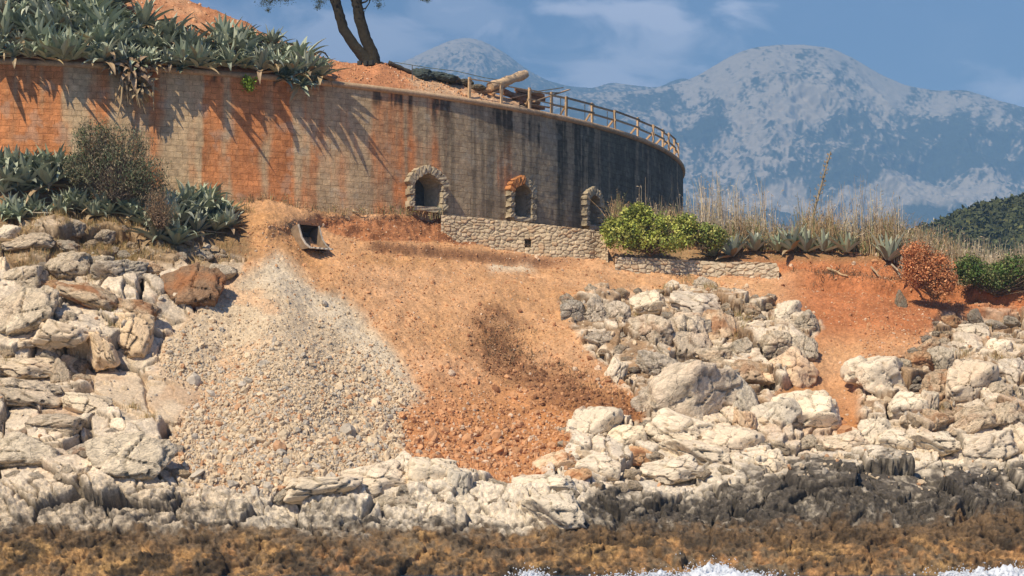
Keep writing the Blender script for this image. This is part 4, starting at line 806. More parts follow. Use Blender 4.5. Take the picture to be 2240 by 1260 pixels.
rows = [('along the coping of the fort wall', lowrow(), 1.0),
        ('in the second row above the coping', [(u, rim_v(u) - 38 + random.uniform(-6, 6)) for u in np.linspace(-5, 655, 19)], 1.05),
        ('in the third row above the coping', [(u, rim_v(u) - 68 + random.uniform(-7, 7)) for u in np.linspace(0, 590, 17)], 1.05),
        ('in the fourth row above the coping', [(u, rim_v(u) - 98 + random.uniform(-7, 7)) for u in np.linspace(-5, 500, 14)], 1.0),
        ('in the topmost row at the frame edge', [(u, rim_v(u) - 128 + random.uniform(-4, 8)) for u in np.linspace(-8, 250, 10)], 1.0)]
for nm_, pts, s0 in rows:
    for k, (u, v) in enumerate(pts):
        if v < SIL(u) + (30 if u < 500 else 8) and u > 240: continue
        if 'fourth' in nm_ and u > 330 or 'third row' in nm_ and 400 < u < 470: continue
        u += random.uniform(-7, 7); p = bankpt(u, v); outw = 12 if 'coping of' in nm_ else 4
        if 'coping of' in nm_: p = p + np.array([0, -.25, .08])
        agave(p, s0 * random.uniform(.95, 1.75), f'{ordw(k)} agave from the left {nm_}', GT, (outw + random.uniform(-8, 10), random.uniform(-10, 10)))
# clumps spilling over the wall
GH = 'agave clumps hanging over the coping'
for k, (u, dz, s, tl, dead, lab) in enumerate([
    (262, -.05, 1.0, 55, 0, 'upper green agave spilling over the coping above the dead clump'), (305, .05, 1.25, 40, 0, 'large green agave leaning out over the coping above the dead clump'),
    (285, -.35, 1.25, 60, 1, 'brown dead agave clump hanging below the coping'), (302, -1.0, 1.05, 80, 1, 'lowest shrivelled dead leaves hanging down the orange wall'), (242, -.2, .6, 60, 1, 'small dead agave left of the hanging clump'),
    (395, .0, .85, 45, 0, 'agave leaning over the coping right of the dead clump'), (622, -.1, .95, 50, 0, 'upper agave spilling over the coping at the right end'), (655, -.3, 1.05, 62, 0, 'lower agave hanging over the coping at the right end'), (682, -.2, .7, 45, 0, 'last small agave hanging at the right end of the bank')]):
    ph = float(phi_u(u)); p = fp(ph, ZR + .1 + dz, .32 if dead else .1)
    agave(p, s, lab, GH, (tl, 10), me=random.choice(AGD) if dead else None)
# hanging dry strap leaves
mb = MB(); ph = float(phi_u(292))
for k in range(16):
    a0 = fp(ph + RNG.normal(0, .008), ZR - .2 - RNG.uniform(0, .7), .4 + RNG.uniform(0, .3)); L_ = RNG.uniform(.7, 1.5) if k else 2.2; x = RNG.normal(0, .12)
    mb.tube([a0, a0 + np.array([x, -.05, -L_ * .5]), a0 + np.array([x * 1.8 - (.25 if k == 0 else 0), .05, -L_])], [.05, .045, .008], 5, np.array([.42, .31, .18]) * RNG.uniform(.7, 1.2))
tag(mb.build('dead_leaf_bundle', M['straw']), 'bundle of long dry strap leaves dangling down the orange wall', 'dead leaves')
# lower-left thickets
GM = 'agaves in the thicket at the left below the wall'
def thick(pts, desc, grp, tilt=8, s=(.8, 1.1), lift=0):
    pts = sorted(pts)
    for k, (u, v) in enumerate(pts):
        p = ground(u, v); p[2] += lift; agave(p, random.uniform(*s), f'{ordw(k)} agave from the left {desc}', grp, (tilt + random.uniform(-8, 8), random.uniform(-12, 12)))
thick([(-5, 400), (35, 385), (75, 392), (115, 400), (10, 440), (60, 436), (105, 440), (140, 425), (-10, 380), (20, 372), (60, 376), (95, 378), (130, 396)], 'in the upper thicket at the left frame edge', GM, s=(1.35, 1.75), lift=.7)
thick([(8, 425), (50, 415), (90, 420), (5, 478), (45, 482), (90, 478), (128, 470), (25, 460), (150, 452), (70, 460)], 'in the lower thicket at the left frame edge', GM, s=(1, 1.3))
thick([(175, 462), (205, 478), (240, 476), (272, 470), (225, 462), (292, 478)], 'in the clump under the dark bush', GM, s=(1, 1.3), lift=.12)
thick([(325, 500), (352, 520), (385, 505), (420, 490), (455, 480), (490, 478), (370, 478), (410, 462), (450, 452), (345, 540), (385, 545), (500, 505), (470, 508), (430, 512)], 'in the clump above the gravel cone', GM, s=(1.2, 1.6), lift=.15)
# right side
GR = 'agaves standing in the dry grass right of the fort'
for (u, v, s, lab) in [(1560, 560, .75, 'leftmost of the agaves right of the green shrub'), (1600, 562, .95, 'agave with long splayed leaves right of the green shrub'), (1650, 548, .8, 'agave left of the tall flower stalk'), (1730, 545, .95, 'agave at the foot of the tall flower stalk'),
                       (1762, 545, .9, 'agave just right of the tall flower stalk'), (1800, 548, .8, 'small agave between the two flower stalks'), (1850, 550, .8, 'agave under the short leaning stalk'), (1700, 548, .7, 'low agave two left of the tall stalk'),
                       (1940, 572, 1.05, 'tall upright agave on the edge of the red bank'), (1985, 625, .6, 'withered agave on the red bank beside the rusty bush'), (960, 470, .42, 'tiny agave beside the widest gun opening')]:
    agave(ground(u, v) + np.array([0, -.3, .02]), s * 1.6, lab, GR, (5, random.uniform(-12, 12)), me=random.choice(AGU))
def stalk(u0, v0, u1, v1, D, r, lab, knots):
    a0 = P(u0, v0, D); a1 = P(u1, v1, D + .3); t = empty('flower_stalk', a0, lab, 'flower stalk', 'agave flower stalks'); mb = MB(); pts = [a0 + (a1 - a0) * s for s in np.linspace(0, 1, 12)]
    mb.tube(pts, np.linspace(r, r * .35, 12), 7, (.30, .24, .16), nz=.1); stem = mb; mb = MB() if knots > 8 else mb
    for k in range(knots):
        s = .35 + .65 * k / knots; p = a0 + (a1 - a0) * s
        for j in range(3):
            az = RNG.uniform(0, 6.28); d = np.array([math.cos(az), math.sin(az) * .6, .4]); l = .28 * (1.15 - s) + .06; mb.tube([p, p + d * l * .6, p + d * l + np.array([0, 0, .05])], [.012, .01, .012], 4, (.28, .22, .14))
            mb.tube([p + d * l, p + d * l * 1.1 + np.array([0, 0, .09])], [.035, .015], 5, (.33, .25, .15))
    attach(stem.build('stem', M['straw']), t)
    if mb is not stem: attach(mb.build('seed_pods', M['straw']), t)
stalk(1758, 545, 1817, 332, 101.5, .085, 'tall leaning agave flower stalk rising in front of the mountain', 16)
stalk(1830, 548, 1876, 478, 100.5, .05, 'short leaning agave stalk right of the tall one', 4)
# ------------------------------------------------------------------ shrubs
def shrub(name, pts, leafn, leaf, cols, label, cat, group=None, wood=(.16, .11, .07), twigs=60, feather=0.0, base=None):
    """pts: ellipsoids (centre, radii) of leaf masses"""
    c0 = np.mean([p[0] for p in pts], 0) if base is None else np.array(base, float); t = empty(name, c0, label, cat, group)
    V, Fs, Cs, n = [], [], [], 0; mb = MB()
    cl = [(RNG.normal(0, 1, 3)) for _ in range(int(leafn / 25))]
    for c in cl:
        cc, rr_ = pts[RNG.integers(len(pts))]; d = c / np.linalg.norm(c); q = cc + d * np.array(rr_) * RNG.uniform(.35, 1.0) ** .6; col = np.array(cols[RNG.integers(len(cols))]) * RNG.uniform(.7, 1.25)
        if RNG.random() < .3: mb.tube([c0 + RNG.normal(0, .1, 3), (c0 + q) / 2 + RNG.normal(0, .1, 3), q], [.025, .016, .006], 4, wood)
        for k in range(25):
            p = q + RNG.normal(0, .11 + .05 * feather, 3); a = RNG.normal(0, 1, 3); a[2] += feather; a /= np.linalg.norm(a); b = np.cross(a, RNG.normal(0, 1, 3)); b /= np.linalg.norm(b)
            l = leaf * RNG.uniform(.6, 1.4); w = l * (.35 if not feather else .12)
            V += [p, p + a * l * .5 + b * w, p + a * l, p + a * l * .5 - b * w]; Fs.append((n, n + 1, n + 2, n + 3)); n += 4; Cs += [col * RNG.uniform(.85, 1.15)] * 4
    o = mk('foliage', V, np.array(Fs), M['foliage'], np.clip(np.array(Cs), 0, 1), False); attach(o, t)
    for k in range(twigs):
        cc, rr_ = pts[RNG.integers(len(pts))]; d = RNG.normal(0, 1, 3); d[2] = abs(d[2]); d /= np.linalg.norm(d); q = cc + d * np.array(rr_) * RNG.uniform(.8, 1.15)
        mb.tube([c0 + RNG.normal(0, .15, 3) * np.array([1, 1, 0]), c0 * .45 + q * .55 + RNG.normal(0, .12, 3), q], [.022, .014, .004], 4, wood)
    o = mb.build('branches', M['bark']); attach(o, t)
def el(u, v, D, w, h, d=None): # ellipsoid from pixel size
    return (P(u, v, D), (w / F * D / 2, (d or w / F * D / 2 * .8), h / F * D / 2))
Db = 90.0
shrub('dark_bush', [el(205, 310, Db, 90, 80), el(270, 328, Db, 120, 110), el(240, 380, Db - .3, 170, 110), el(320, 392, Db - .3, 90, 90), el(180, 365, Db - .2, 80, 80)], 15000, .14, [(.15, .15, .085), (.11, .12, .065), (.24, .19, .12), (.11, .15, .07), (.30, .24, .15), (.16, .18, .11)], 'dark feathery half-dry bush in front of the orange wall', 'bush', wood=(.2, .15, .11), twigs=240, feather=1.2, base=P(255, 435, Db))
shrub('dry_bush', [el(345, 445, 88.2, 60, 60), el(350, 475, 88, 60, 50)], 1800, .11, [(.26, .17, .10), (.18, .13, .08)], 'small brown dry bush between the agave clumps', 'bush', wood=(.24, .16, .1), twigs=60, feather=1.2, base=P(348, 495, 88))
Dg = 99.2
shrub('green_shrub', [el(1385, 495, Dg, 90, 80), el(1430, 500, Dg, 100, 90), el(1365, 518, Dg - .2, 90, 60), el(1475, 515, Dg - .1, 90, 70), el(1440, 530, Dg - .2, 150, 36), el(1340, 500, Dg, 40, 40), el(1500, 490, Dg, 50, 40), el(1400, 465, Dg, 50, 30)], 14000, .12, [(.38, .41, .08), (.29, .35, .07), (.46, .46, .12), (.17, .21, .05)], 'bright green leafy shrub at the right foot of the fort wall', 'shrub', base=P(1425, 552, Dg))
shrub('green_shrub', [el(1525, 510, 99.5, 80, 50), el(1560, 520, 99.5, 60, 40)], 3500, .12, [(.24, .30, .07), (.34, .32, .10), (.14, .18, .05)], 'smaller green shrub behind the leftmost right-hand agaves', 'shrub', base=P(1540, 545, 99.5))
shrub('rusty_bush', [el(2003, 558, 94, 60, 50), el(2045, 585, 94, 90, 70), el(2005, 600, 93.8, 70, 50), el(2060, 615, 93.8, 70, 55), el(2010, 585, 93.9, 60, 60)], 12000, .09, [(.56, .22, .09), (.46, .17, .07), (.62, .30, .14)], 'rust-red dead bush on the red bank', 'bush', wood=(.3, .18, .1), twigs=60, base=P(2045, 645, 94))
shrub('olive_shrub', [el(2120, 590, 95, 70, 60), el(2170, 605, 95, 90, 60), el(2225, 590, 95, 80, 70), el(2300, 600, 95, 120, 80)], 13000, .10, [(.10, .16, .04), (.14, .20, .05), (.06, .10, .03), (.2, .2, .08)], 'green shrub thicket at the right frame edge', 'shrub', base=P(2180, 640, 95))
shrub('weed', [el(545, 182, W_u(545) - .35, 26, 22, .2)], 350, .12, [(.30, .42, .06)], 'small bright green weed growing from the orange wall', 'plant', twigs=4, base=P(548, 196, W_u(545) - .05))
shrub('weed', [el(44, 775, 84.3, 24, 20, .2)], 300, .10, [(.18, .32, .05)], 'small bright green weed in the black gap of the left rocks', 'plant', twigs=4, base=P(44, 785, 84.6))
# ------------------------------------------------------------------ grass
def blades(name, pts, hfn, cols, width=.012, lean=.18, heads=0.0, curl=0):
    V, Fs, Cs, n = [], [], [], 0
    for p in pts:
        h = hfn(p); a = RNG.uniform(0, 6.28); d = np.array([math.cos(a), math.sin(a), 0]); side = np.array([math.cos(a + 1.57), math.sin(a + 1.57), 0]); ln_ = RNG.normal(0, lean); c = np.array(cols[RNG.integers(len(cols))]) * RNG.uniform(.7, 1.3)
        w = width * RNG.uniform(.7, 1.4); m = 3; 
        for j in range(m + 1):
            s = j / m; q = p + np.array([0, 0, h * s]) + d * h * ln_ * s ** 1.6; ww = w * (1 - .75 * s)
            V += [q - side * ww, q + side * ww, q + d * ww * 1.2]; Cs += [c] * 3
        for j in range(m):
            b = n + 3 * j
            for i in range(3): Fs.append((b + i, b + (i + 1) % 3, b + 3 + (i + 1) % 3, b + 3 + i))
        n += 3 * (m + 1)
        if heads and RNG.random() < heads:
            for kk in range(RNG.integers(3, 8)):
                s = RNG.uniform(.35, 1.0); q = p + np.array([0, 0, h * s]) + d * h * ln_ * s ** 1.6; b = RNG.normal(0, 1, 3) + np.array([0, 0, .8]); b /= np.linalg.norm(b); l = RNG.uniform(.08, .24); e = np.cross(b, RNG.normal(0, 1, 3)); e /= np.linalg.norm(e)
                V += [q, q + b * l * .6 + e * .018, q + b * l, q + b * l * .6 - e * .018]; Cs += [c * 1.05] * 4; Fs.append((n, n + 1, n + 2, n + 3)); n += 4
    o = mk(name, V, np.array(Fs), M['straw'], np.clip(np.array(Cs), 0, 1), False); tag(o, kind='stuff'); return o
straw = [(.50, .41, .29), (.42, .32, .21), (.56, .46, .33), (.32, .24, .16), (.38, .34, .22)]
def crest_pts(n, u0, u1, dv=(0, 8), back=(0, 9)):
    r = []
    for _ in range(n):
        u = RNG.uniform(u0, u1); p = ground(u, VT(u) + 1); b = RNG.uniform(*back); p[1] += b; p[0] += (u - 1120) / F * b; p[2] += .04 * b; r.append(p)
    return r
def hgt(p):
    u, _ = project(p); cn = fbm(np.array([[p[0] * .7, p[1] * .3, 0]]), 3, 77)[0]; env = 1
    env = np.interp(u, [1340, 1400, 1480, 1560, 1640, 1750, 1830, 1900, 1960, 2060, 2150, 2240], [1.4, 2.7, 2.7, 3.0, 3.0, 3.0, 2.9, 2.9, 2.7, 2.3, 2.1, 2.0]); return env * np.clip(.72 + 1.5 * cn, .35, 1.35) * RNG.uniform(.25, 1.05)
blades('dry_reeds', crest_pts(6000, 1370, 2420), hgt, straw, .018, .13, .75)
blades('dry_canes', crest_pts(6500, 1925, 2440, back=(-.5, 9)), lambda p: RNG.uniform(.7, 1.0) ** 1 * np.interp(project(p)[0], [1925, 1990, 2240], [1.0, 2.1, 1.9]) * RNG.uniform(.5, 1.05), straw, .016, .16, .8)
brown = [(.34, .22, .12), (.40, .25, .13), (.28, .21, .11), (.44, .33, .19), (.19, .20, .08)]
blades('dry_undergrowth', crest_pts(13000, 1340, 2420, back=(-.3, 7)), lambda p: RNG.uniform(.4, 1.2) * (1 + .9 * max(0, fbm(np.array([[p[0] * .6, p[1] * .3, 3.]]), 3, 78)[0] * 2)), brown, .02, .35, .8)
def tuft_pts(cs, n, r):
    out_ = []
    for (u, v) in cs:
        for _ in range(n): out_.append(ground(u + RNG.normal(0, r), v + RNG.normal(0, r * .45)))
    return out_
dryg = [(.40, .26, .11), (.34, .20, .08), (.48, .35, .17), (.24, .21, .08)]
cs = [(RNG.uniform(-10, 500), RNG.uniform(470, 575)) for _ in range(95)] + [(RNG.uniform(0, 360), RNG.uniform(560, 620)) for _ in range(16)]
blades('dry_grass', tuft_pts(cs, 75, 13), lambda p: RNG.uniform(.1, .32), dryg, .009, .5)
cs = [(1390, 690), (1455, 640), (1545, 640), (1610, 745), (1635, 700), (1605, 690), (1540, 770), (1670, 850), (1480, 850), (1555, 640), (2100, 790), (2180, 790), (2000, 905), (2212, 800), (2050, 905), (1500, 620), (1790, 890), (240, 690), (255, 735), (290, 900), (325, 925), (20, 800), (1930, 940), (2150, 720), (2200, 700), (540, 405 + 60), (1690, 700)]
blades('rock_tufts', tuft_pts(cs, 70, 9), lambda p: RNG.uniform(.12, .36), dryg + [(.16, .17, .06)], .009, .5)
wb = []
for _ in range(260):
    u = RNG.uniform(520, 960); wb.append(fp(float(phi_u(u)), P(u, VT(u) + 4, 95)[2] - .2, RNG.uniform(.05, .5)))
blades('wall_foot_weeds', [np.array([p[0], p[1], ground(project(p)[0], VT(project(p)[0]) + 2)[2] - .05]) for p in wb], lambda p: RNG.uniform(.15, .5), brown + [(.12, .11, .06)], .014, .4, .4)
# roots and brush on the soil streak and the red bank
rt = [(RNG.normal(1110, 30), RNG.normal(725, 18)) for _ in range(14)] + [(1060 + 330 * s + RNG.normal(0, 18), 745 + 150 * s + RNG.normal(0, 14)) for s in RNG.uniform(0, 1, 42)] + [(RNG.uniform(1720, 1960), RNG.uniform(590, 625)) for _ in range(40)] + [(RNG.uniform(2080, 2240), RNG.uniform(640, 655)) for _ in range(12)]
blades('root_debris', tuft_pts(rt, 12, 12), lambda p: RNG.uniform(.06, .3), [(.13, .09, .05), (.09, .075, .045), (.20, .13, .075)], .012, 1.4)
# ------------------------------------------------------------------ rubble retaining walls
def rubble_wall(name, pts, thick_, label, stone=.19, colr=(.55, .44, .30), hole=None, off=.12):
    """pts: list of (u, vtop, vbottom, D)"""
    pts = np.array(pts, float); s = np.linspace(0, 1, 360); k = np.linspace(0, 1, len(pts)); u = np.interp(s, k, pts[:, 0]); vt = np.interp(s, k, pts[:, 1]); vb = np.interp(s, k, pts[:, 2]); D = Dbase(u, vb + 3) - off; D = np.convolve(np.pad(D, 20, 'edge'), np.ones(41) / 41, 'valid')
    T0 = P(u, vt, D); B0 = P(u, vb, D - .1) - np.array([0, 0, .5]); rowsn = 90; r = np.linspace(0, 1, rowsn)[:, None, None]; G = T0[None] * (1 - r) + B0[None] * r
    top = np.stack([T0 + np.array([0, thick_ * q, 0.02 * q]) for q in (1, .66, .33)]); bot = G[-1:] + np.array([0, .1, -.9]); G = np.concatenate([top + 0, G, bot]); G[0, :, 2] -= .6
    f = G.reshape(-1, 3); q = f * np.array([1 / stone * .7, .6, 1 / stone * 1.15]); q = q + .25 * np.stack([fbm(f * 2, 3, 600)] * 3, 1)
    f1, f2, i, v = worley(q, 611); e = f2 - f1
    d = .07 * ss(0, .25, e) + .05 * (i - .5) + .02 * fbm(f * 8, 3, 620); d -= .03
    f = f + d[:, None] * np.array([0, -1, .25]); col = np.array(colr) * (1 + .4 * (i[:, None] - .5)) * (.7 + .3 * ss(.0, .12, e))[:, None]
    og = (i > .86)[:, None] * .5; col = col * (1 - og) + np.array([.42, .25, .13]) * og
    if hole:
        uu, vv = project(f); m = (np.abs(uu - hole[0]) < hole[2]) & (np.abs(vv - hole[1]) < hole[3]); f[m] += np.array([0, .35, 0]); col[m] = col[m] * .5
    o = mk(name, f, gridfaces(G.shape[0], G.shape[1]), M['stone'], np.clip(col, .02, 1)); tag(o, label, 'wall', kind='thing'); return o
rubble_wall('retaining_wall', [(965, 470, 500, 99.5), (1010, 474, 512, 99), (1080, 480, 535, 98.6), (1150, 487, 552, 98.6), (1220, 495, 560, 98.8), (1290, 503, 560, 99.2), (1312, 507, 556, 99.6), (1330, 545, 570, 100)], 1.2, 'dry-stone retaining wall stepping down below the gun openings', hole=(1155, 532, 7, 9))
rubble_wall('low_wall', [(1345, 562, 582, 97.0), (1420, 565, 590, 96.6), (1500, 569, 598, 96.2), (1580, 574, 602, 96), (1630, 573, 602, 96), (1698, 575, 606, 96), (1704, 588, 608, 96.4)], .9, 'low pale stone parapet ending at a square corner on the red bank', .24, (.56, .46, .33))
# ------------------------------------------------------------------ digger bucket
def bucket():
    u, v = 684, 522; g = P(676, 541, Dbase(np.array([684.]), np.array([545.]))[0] + .15) - np.array([0, .12, .12]); t = empty('digger_bucket', g, 'worn steel digger bucket lying half buried in orange rubble', 'bucket')
    yaw = Matrix.Rotation(R(48), 3, 'Z')
    # side profile in (y forward = mouth, z up): curved back, flat cutting floor
    prof = [(1.10, 0.0), (.55, -.04), (.10, .02), (-.22, .22), (-.38, .55), (-.30, .88), (-.02, 1.08), (.28, 1.12), (.52, .5), (.78, .2)]
    Wd = 1.25
    def T_(x, y, z): return g + np.array(yaw @ Vector((x, -y + .3, z)))
    col = (.24, .17, .11); mb = MB(); th = .035
    for s in (-1, 1):
        x = s * Wd / 2; V = [T_(x, y, z) for y, z in prof] + [T_(x - s * th, y, z) for y, z in prof]; m = len(prof)
        mb2 = MB(); mb2.add(V, [tuple(range(m)), tuple(range(m, 2 * m))[::-1]] + [(i, (i + 1) % m, m + (i + 1) % m, m + i) for i in range(m)], col); o = mb2.build('side_plate', M['steel']); attach(o, t)
        e = MB(); [e.bar(T_(x, *q0), T_(x, *q1), .05, .08, (.42, .38, .33)) for q0, q1 in (((1.10, 0), (.78, .2)), ((.78, .2), (.52, .5)), ((.52, .5), (.28, 1.12)))]; o = e.build('side_edge', M['steel']); attach(o, t)
    V = []; 
    prof = prof[:8]
    for y, z in prof: V += [T_(-Wd / 2 + .01, y, z), T_(Wd / 2 - .01, y, z)]
    for y, z in prof:
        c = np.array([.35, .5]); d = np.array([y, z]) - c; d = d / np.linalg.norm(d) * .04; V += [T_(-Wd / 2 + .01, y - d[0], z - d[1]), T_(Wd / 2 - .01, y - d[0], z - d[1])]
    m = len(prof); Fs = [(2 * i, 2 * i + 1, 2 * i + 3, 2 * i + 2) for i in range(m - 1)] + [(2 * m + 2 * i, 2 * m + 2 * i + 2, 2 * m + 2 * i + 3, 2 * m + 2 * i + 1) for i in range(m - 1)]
    mb.add(V, Fs, (.06, .05, .04)); o = mb.build('shell', M['steel']); attach(o, t)  # shade inside the bucket put into a near-black shell colour
    e = MB(); e.bar(T_(-Wd / 2, 1.10, 0), T_(Wd / 2, 1.10, 0), .14, .06, (.5, .48, .44)); o = e.build('cutting_edge', M['steel']); attach(o, t)
    for k in range(5):
        x = -Wd / 2 + .1 + (Wd - .2) * k / 4; tm = MB(); tm.box(T_(x, 1.22, 0), (.10, .2, .06), np.array(yaw), (.45, .43, .38)); o = tm.build('tooth', M['steel']); attach(o, t)
    br = MB(); br.bar(T_(-.2, .1, 1.1), T_(-.2, .1, 1.35), .3, .06, col); br.bar(T_(.2, .1, 1.1), T_(.2, .1, 1.35), .3, .06, col); o = br.build('hinge_bracket', M['steel']); attach(o, t)
bucket()
# ------------------------------------------------------------------ fence on the rim
def fence():
    t = empty('timber_fence', fp(float(phi_u(1200)), ZR + .15), 'raw timber post-and-rail safety fence along the fort rim', 'fence')
    wc = np.array([.52, .36, .21]); z0 = ZR + .1
    post_u = [1028, 1098, 1160, 1208, 1240, 1297, 1347, 1397, 1431, 1452, 1465]; phs = [float(phi_u(u)) for u in post_u]; phs += [phs[-1] + .045, phs[-1] + .09]
    tops = []
    for k, ph in enumerate(phs):
        b = fp(ph, z0, -.05); h = 1.12 + RNG.uniform(-.04, .06); n = np.array([math.sin(ph), -math.cos(ph), 0]); e = b + np.array([0, 0, h]) + n * RNG.normal(0, .02)
        mb = MB(); mb.bar(b, e, .14, .10, wc * RNG.uniform(.85, 1.15), up=tuple(n)); o = mb.build('post', M['wood']); attach(o, t); tops.append((ph, h))
        if 2 <= k and k != 3:
            mb = MB(); tt_ = np.array([math.cos(ph), math.sin(ph), 0]); mb.bar(b + np.array([0, 0, h * .62]), b + tt_ * .55 - n * .9 + np.array([0, 0, .05]), .05, .12, wc * RNG.uniform(.85, 1.1)); o = mb.build('brace', M['wood']); attach(o, t)
            mb = MB(); mb.bar(b - n * .1, b + tt_ * .8 - n * 1.0 + np.array([0, 0, .02]), .14, .07, wc * 1.05); o = mb.build('foot_board', M['wood']); attach(o, t)
    for k in range(len(phs) - 1):
        for hz, first in ((1.02, 0), (.55, 2)):
            if k < first: continue
            a_ = fp(phs[k], z0 + hz + RNG.normal(0, .015), -.12 if k % 2 else .03); b_ = fp(phs[k + 1], z0 + hz + RNG.normal(0, .015), -.12 if k % 2 else .03); d = b_ - a_
            mb = MB(); mb.bar(a_ - d * .04, b_ + d * .04, .035, .11 if k > 2 else .06, wc * RNG.uniform(.6, .95)); o = mb.build('rail', M['wood']); attach(o, t)
fence()
# thin steel rods in the back row
for k, u in enumerate([1268, 1322, 1372, 934]):
    b = fp(float(phi_u(u)), ZR + .05, -1.2); mb = MB(); mb.tube([b, b + np.array([0, 0, 1.35 if k < 3 else 1.6])], .022, 6, (.08, .09, .1)); mb.tube([b + np.array([0, 0, 1.3]), b + np.array([0, 0, 1.37])], .03, 6, (.1, .1, .1))
    tag(mb.build('steel_rod', M['steel']), ['thin dark rod behind the fence, nearest the timber pile', 'middle thin dark rod behind the fence', 'thin dark rod behind the fence, nearest the right bend', 'thin dark rod standing by the grey tarpaulin'][k], 'rod', 'thin steel rods on the fort top')
def onrim(u, off, dz=0): return fp(float(phi_u(u)), ZR + .1 + dz, off)
def log(name, a_, b_, r, col, label, hollow=False, cat='log', grp='logs and boards heaped on the fort rim'):
    t = empty(name, a_, label, cat, grp); mb = MB(); a_ = np.array(a_); b_ = np.array(b_); n_ = 14; pts = [a_ + (b_ - a_) * s for s in np.linspace(0, 1, n_)]; mb.tube(pts, [r * (1 + .1 * math.sin(k * 1.3)) for k in range(n_)], 12, col, cap=not hollow, nz=.04)
    o = mb.build('stem', M['bark'] if not hollow else M['wood'], None, True); attach(o, t)
    if hollow:
        mb = MB(); d = (b_ - a_) / np.linalg.norm(b_ - a_); mb.tube([a_ + d * .05, b_ - d * .02], r * .6, 12, (.03, .025, .02)); mb.tube([a_ + d * .03, a_ + d * .06], r * .97, 12, np.array(col) * .9)  # solid dark core, coloured to stand for the shade inside the log
        o = mb.build('painted_hollow', M['wood']); attach(o, t)
log('hollow_log', P(1072, 190, W_u(1072) + .9), P(1150, 162, W_u(1150) + 1.0), .24, (.60, .42, .25), 'big pale hollow log tilted up over the fence', True)
log('log', onrim(1030, -.9, .45), P(1100, 196, W_u(1100) + 1.0), .16, (.50, .30, .17), 'reddish log lying left of the hollow log')
log('log', onrim(1065, -.55, .32), onrim(1140, -.7, .24), .13, (.30, .24, .18), 'grey-brown log lying on the coping under the hollow log')
log('log', onrim(1110, -.4, .2), onrim(1165, -.5, .18), .08, (.42, .33, .23), 'thin log lying on the coping before the timber pile')
log('log', P(1100, 200, W_u(1100) + 1.5), P(1160, 225, W_u(1160) + 1.3), .17, (.35, .2, .12), 'dark reddish log behind the hollow log')
for k in range(12):
    a_ = onrim(1165 + RNG.uniform(-8, 4), -.9 - .2 * (k % 2), .05 + .22 * (k // 2)); b_ = onrim(1213 + RNG.uniform(-6, 8), -.9 - .2 * (k % 2), .03 + .215 * (k // 2)); mb = MB(); mb.bar(a_, b_, .18, .17, np.array([.46, .25, .13]) * RNG.uniform(.6, 1.2))
    tag(mb.build('timber_beam', M['wood']), f'{ordw(k)} timber beam, counted from the bottom of the pile behind the fence', 'beam', 'timber beams piled behind the fence')
for (a1, b1, lab) in [((1135, 206, 1.6), (1230, 192, 1.2), 'long thin plank lying across the top of the timber pile'), ((1150, 203, 1.3), (1222, 203, 1.1), 'second plank under the topmost one on the timber pile')]:
    mb = MB(); mb.bar(P(a1[0], a1[1], W_u(a1[0]) + a1[2]), P(b1[0], b1[1], W_u(b1[0]) + b1[2]), .2, .05, (.36, .30, .2)); tag(mb.build('plank', M['wood']), lab, 'plank', 'planks on the timber pile')
for k, (a1, b1) in enumerate([((1168, 222, .6), (1245, 196, 1.6)), ((1120, 214, .9), (1180, 200, 1.6)), ((1150, 226, .4), (1205, 236, .8)), ((1078, 205, .6), (1110, 188, 1.2))]):
    mb = MB(); mb.bar(P(a1[0], a1[1], W_u(a1[0]) + a1[2]), P(b1[0], b1[1], W_u(b1[0]) + b1[2]), .16, .05, (.50, .33, .19))
    tag(mb.build('plank', M['wood']), ['plank sticking up to the right out of the timber pile', 'plank leaning between the hollow log and the timber pile', 'plank sloping down at the foot of the timber pile', 'short plank under the hollow log'][k], 'plank', 'planks on the timber pile')
# dark tarpaulin and brush heap left of the logs
def heap(name, pts, col, label, cat, seed, mat):
    mb = MB(); V, Fs = ico(4); n_ = 0
    for (c, r) in pts:
        d = .22 * fbm(V * 2.2 + seed + n_, 5, seed, .6, True) + .1 * fbm(V * 8, 3, seed); n_ += 3; mb.add(V * (1 + d[:, None]) * np.array(r) + np.array(c), Fs, np.array(col) * RNG.uniform(.8, 1.2))
    tag(mb.build(name, mat, None, False), label, cat)
heap('tarpaulin', [(P(920, 166, W_u(920) + 2.4), (.6, .5, .36)), (P(950, 168, W_u(955) + 2.2), (.7, .5, .24)), (P(978, 172, W_u(955) + 2.2), (.5, .5, .2))], (.06, .075, .07), 'crumpled dark green-grey tarpaulin heap behind the pale gravel', 'tarpaulin', 71, M['dark'])
heap('brush_heap', [(P(985, 175, W_u(985) + 1.9), (.5, .4, .22)), (P(1015, 182, W_u(1020) + 1.8), (.45, .35, .2)), (P(1045, 192, W_u(1020) + 1.6), (.4, .35, .16))], (.13, .11, .075), 'grey-brown brush heap between tarpaulin and logs', 'brush heap', 75, M['bark'])
mb = MB(); mb.tube([P(u, v, W_u(u) + 3) for u, v in ((862, 136), (900, 142), (935, 148), (1000, 156), (1060, 170), (1100, 176))], .018, 5, (.22, .25, .18)); tag(mb.build('handrail', M['wood']), 'thin sagging rail strung behind the tarpaulin heap', 'rail')
log('root_log', P(850, 137, W_u(850) + 2.8), P(902, 160, W_u(902) + 2.4), .11, (.07, .06, .045), 'dark root sloping down right of the tree', grp='roots and logs by the tree')
mb = MB()
for q in ((787, 139), (800, 139), (812, 138)):
    c = P(q[0], q[1], W_u(800) + 2.6); mb.tube([c + np.array([0, 0, -.1]), c + np.array([0, 0, .12])], [.13, .12], 9, (.05, .05, .045), nz=.06)
tag(mb.build('tree_stump', M['bark']), 'low black stump at the left foot of the tree', 'stump')
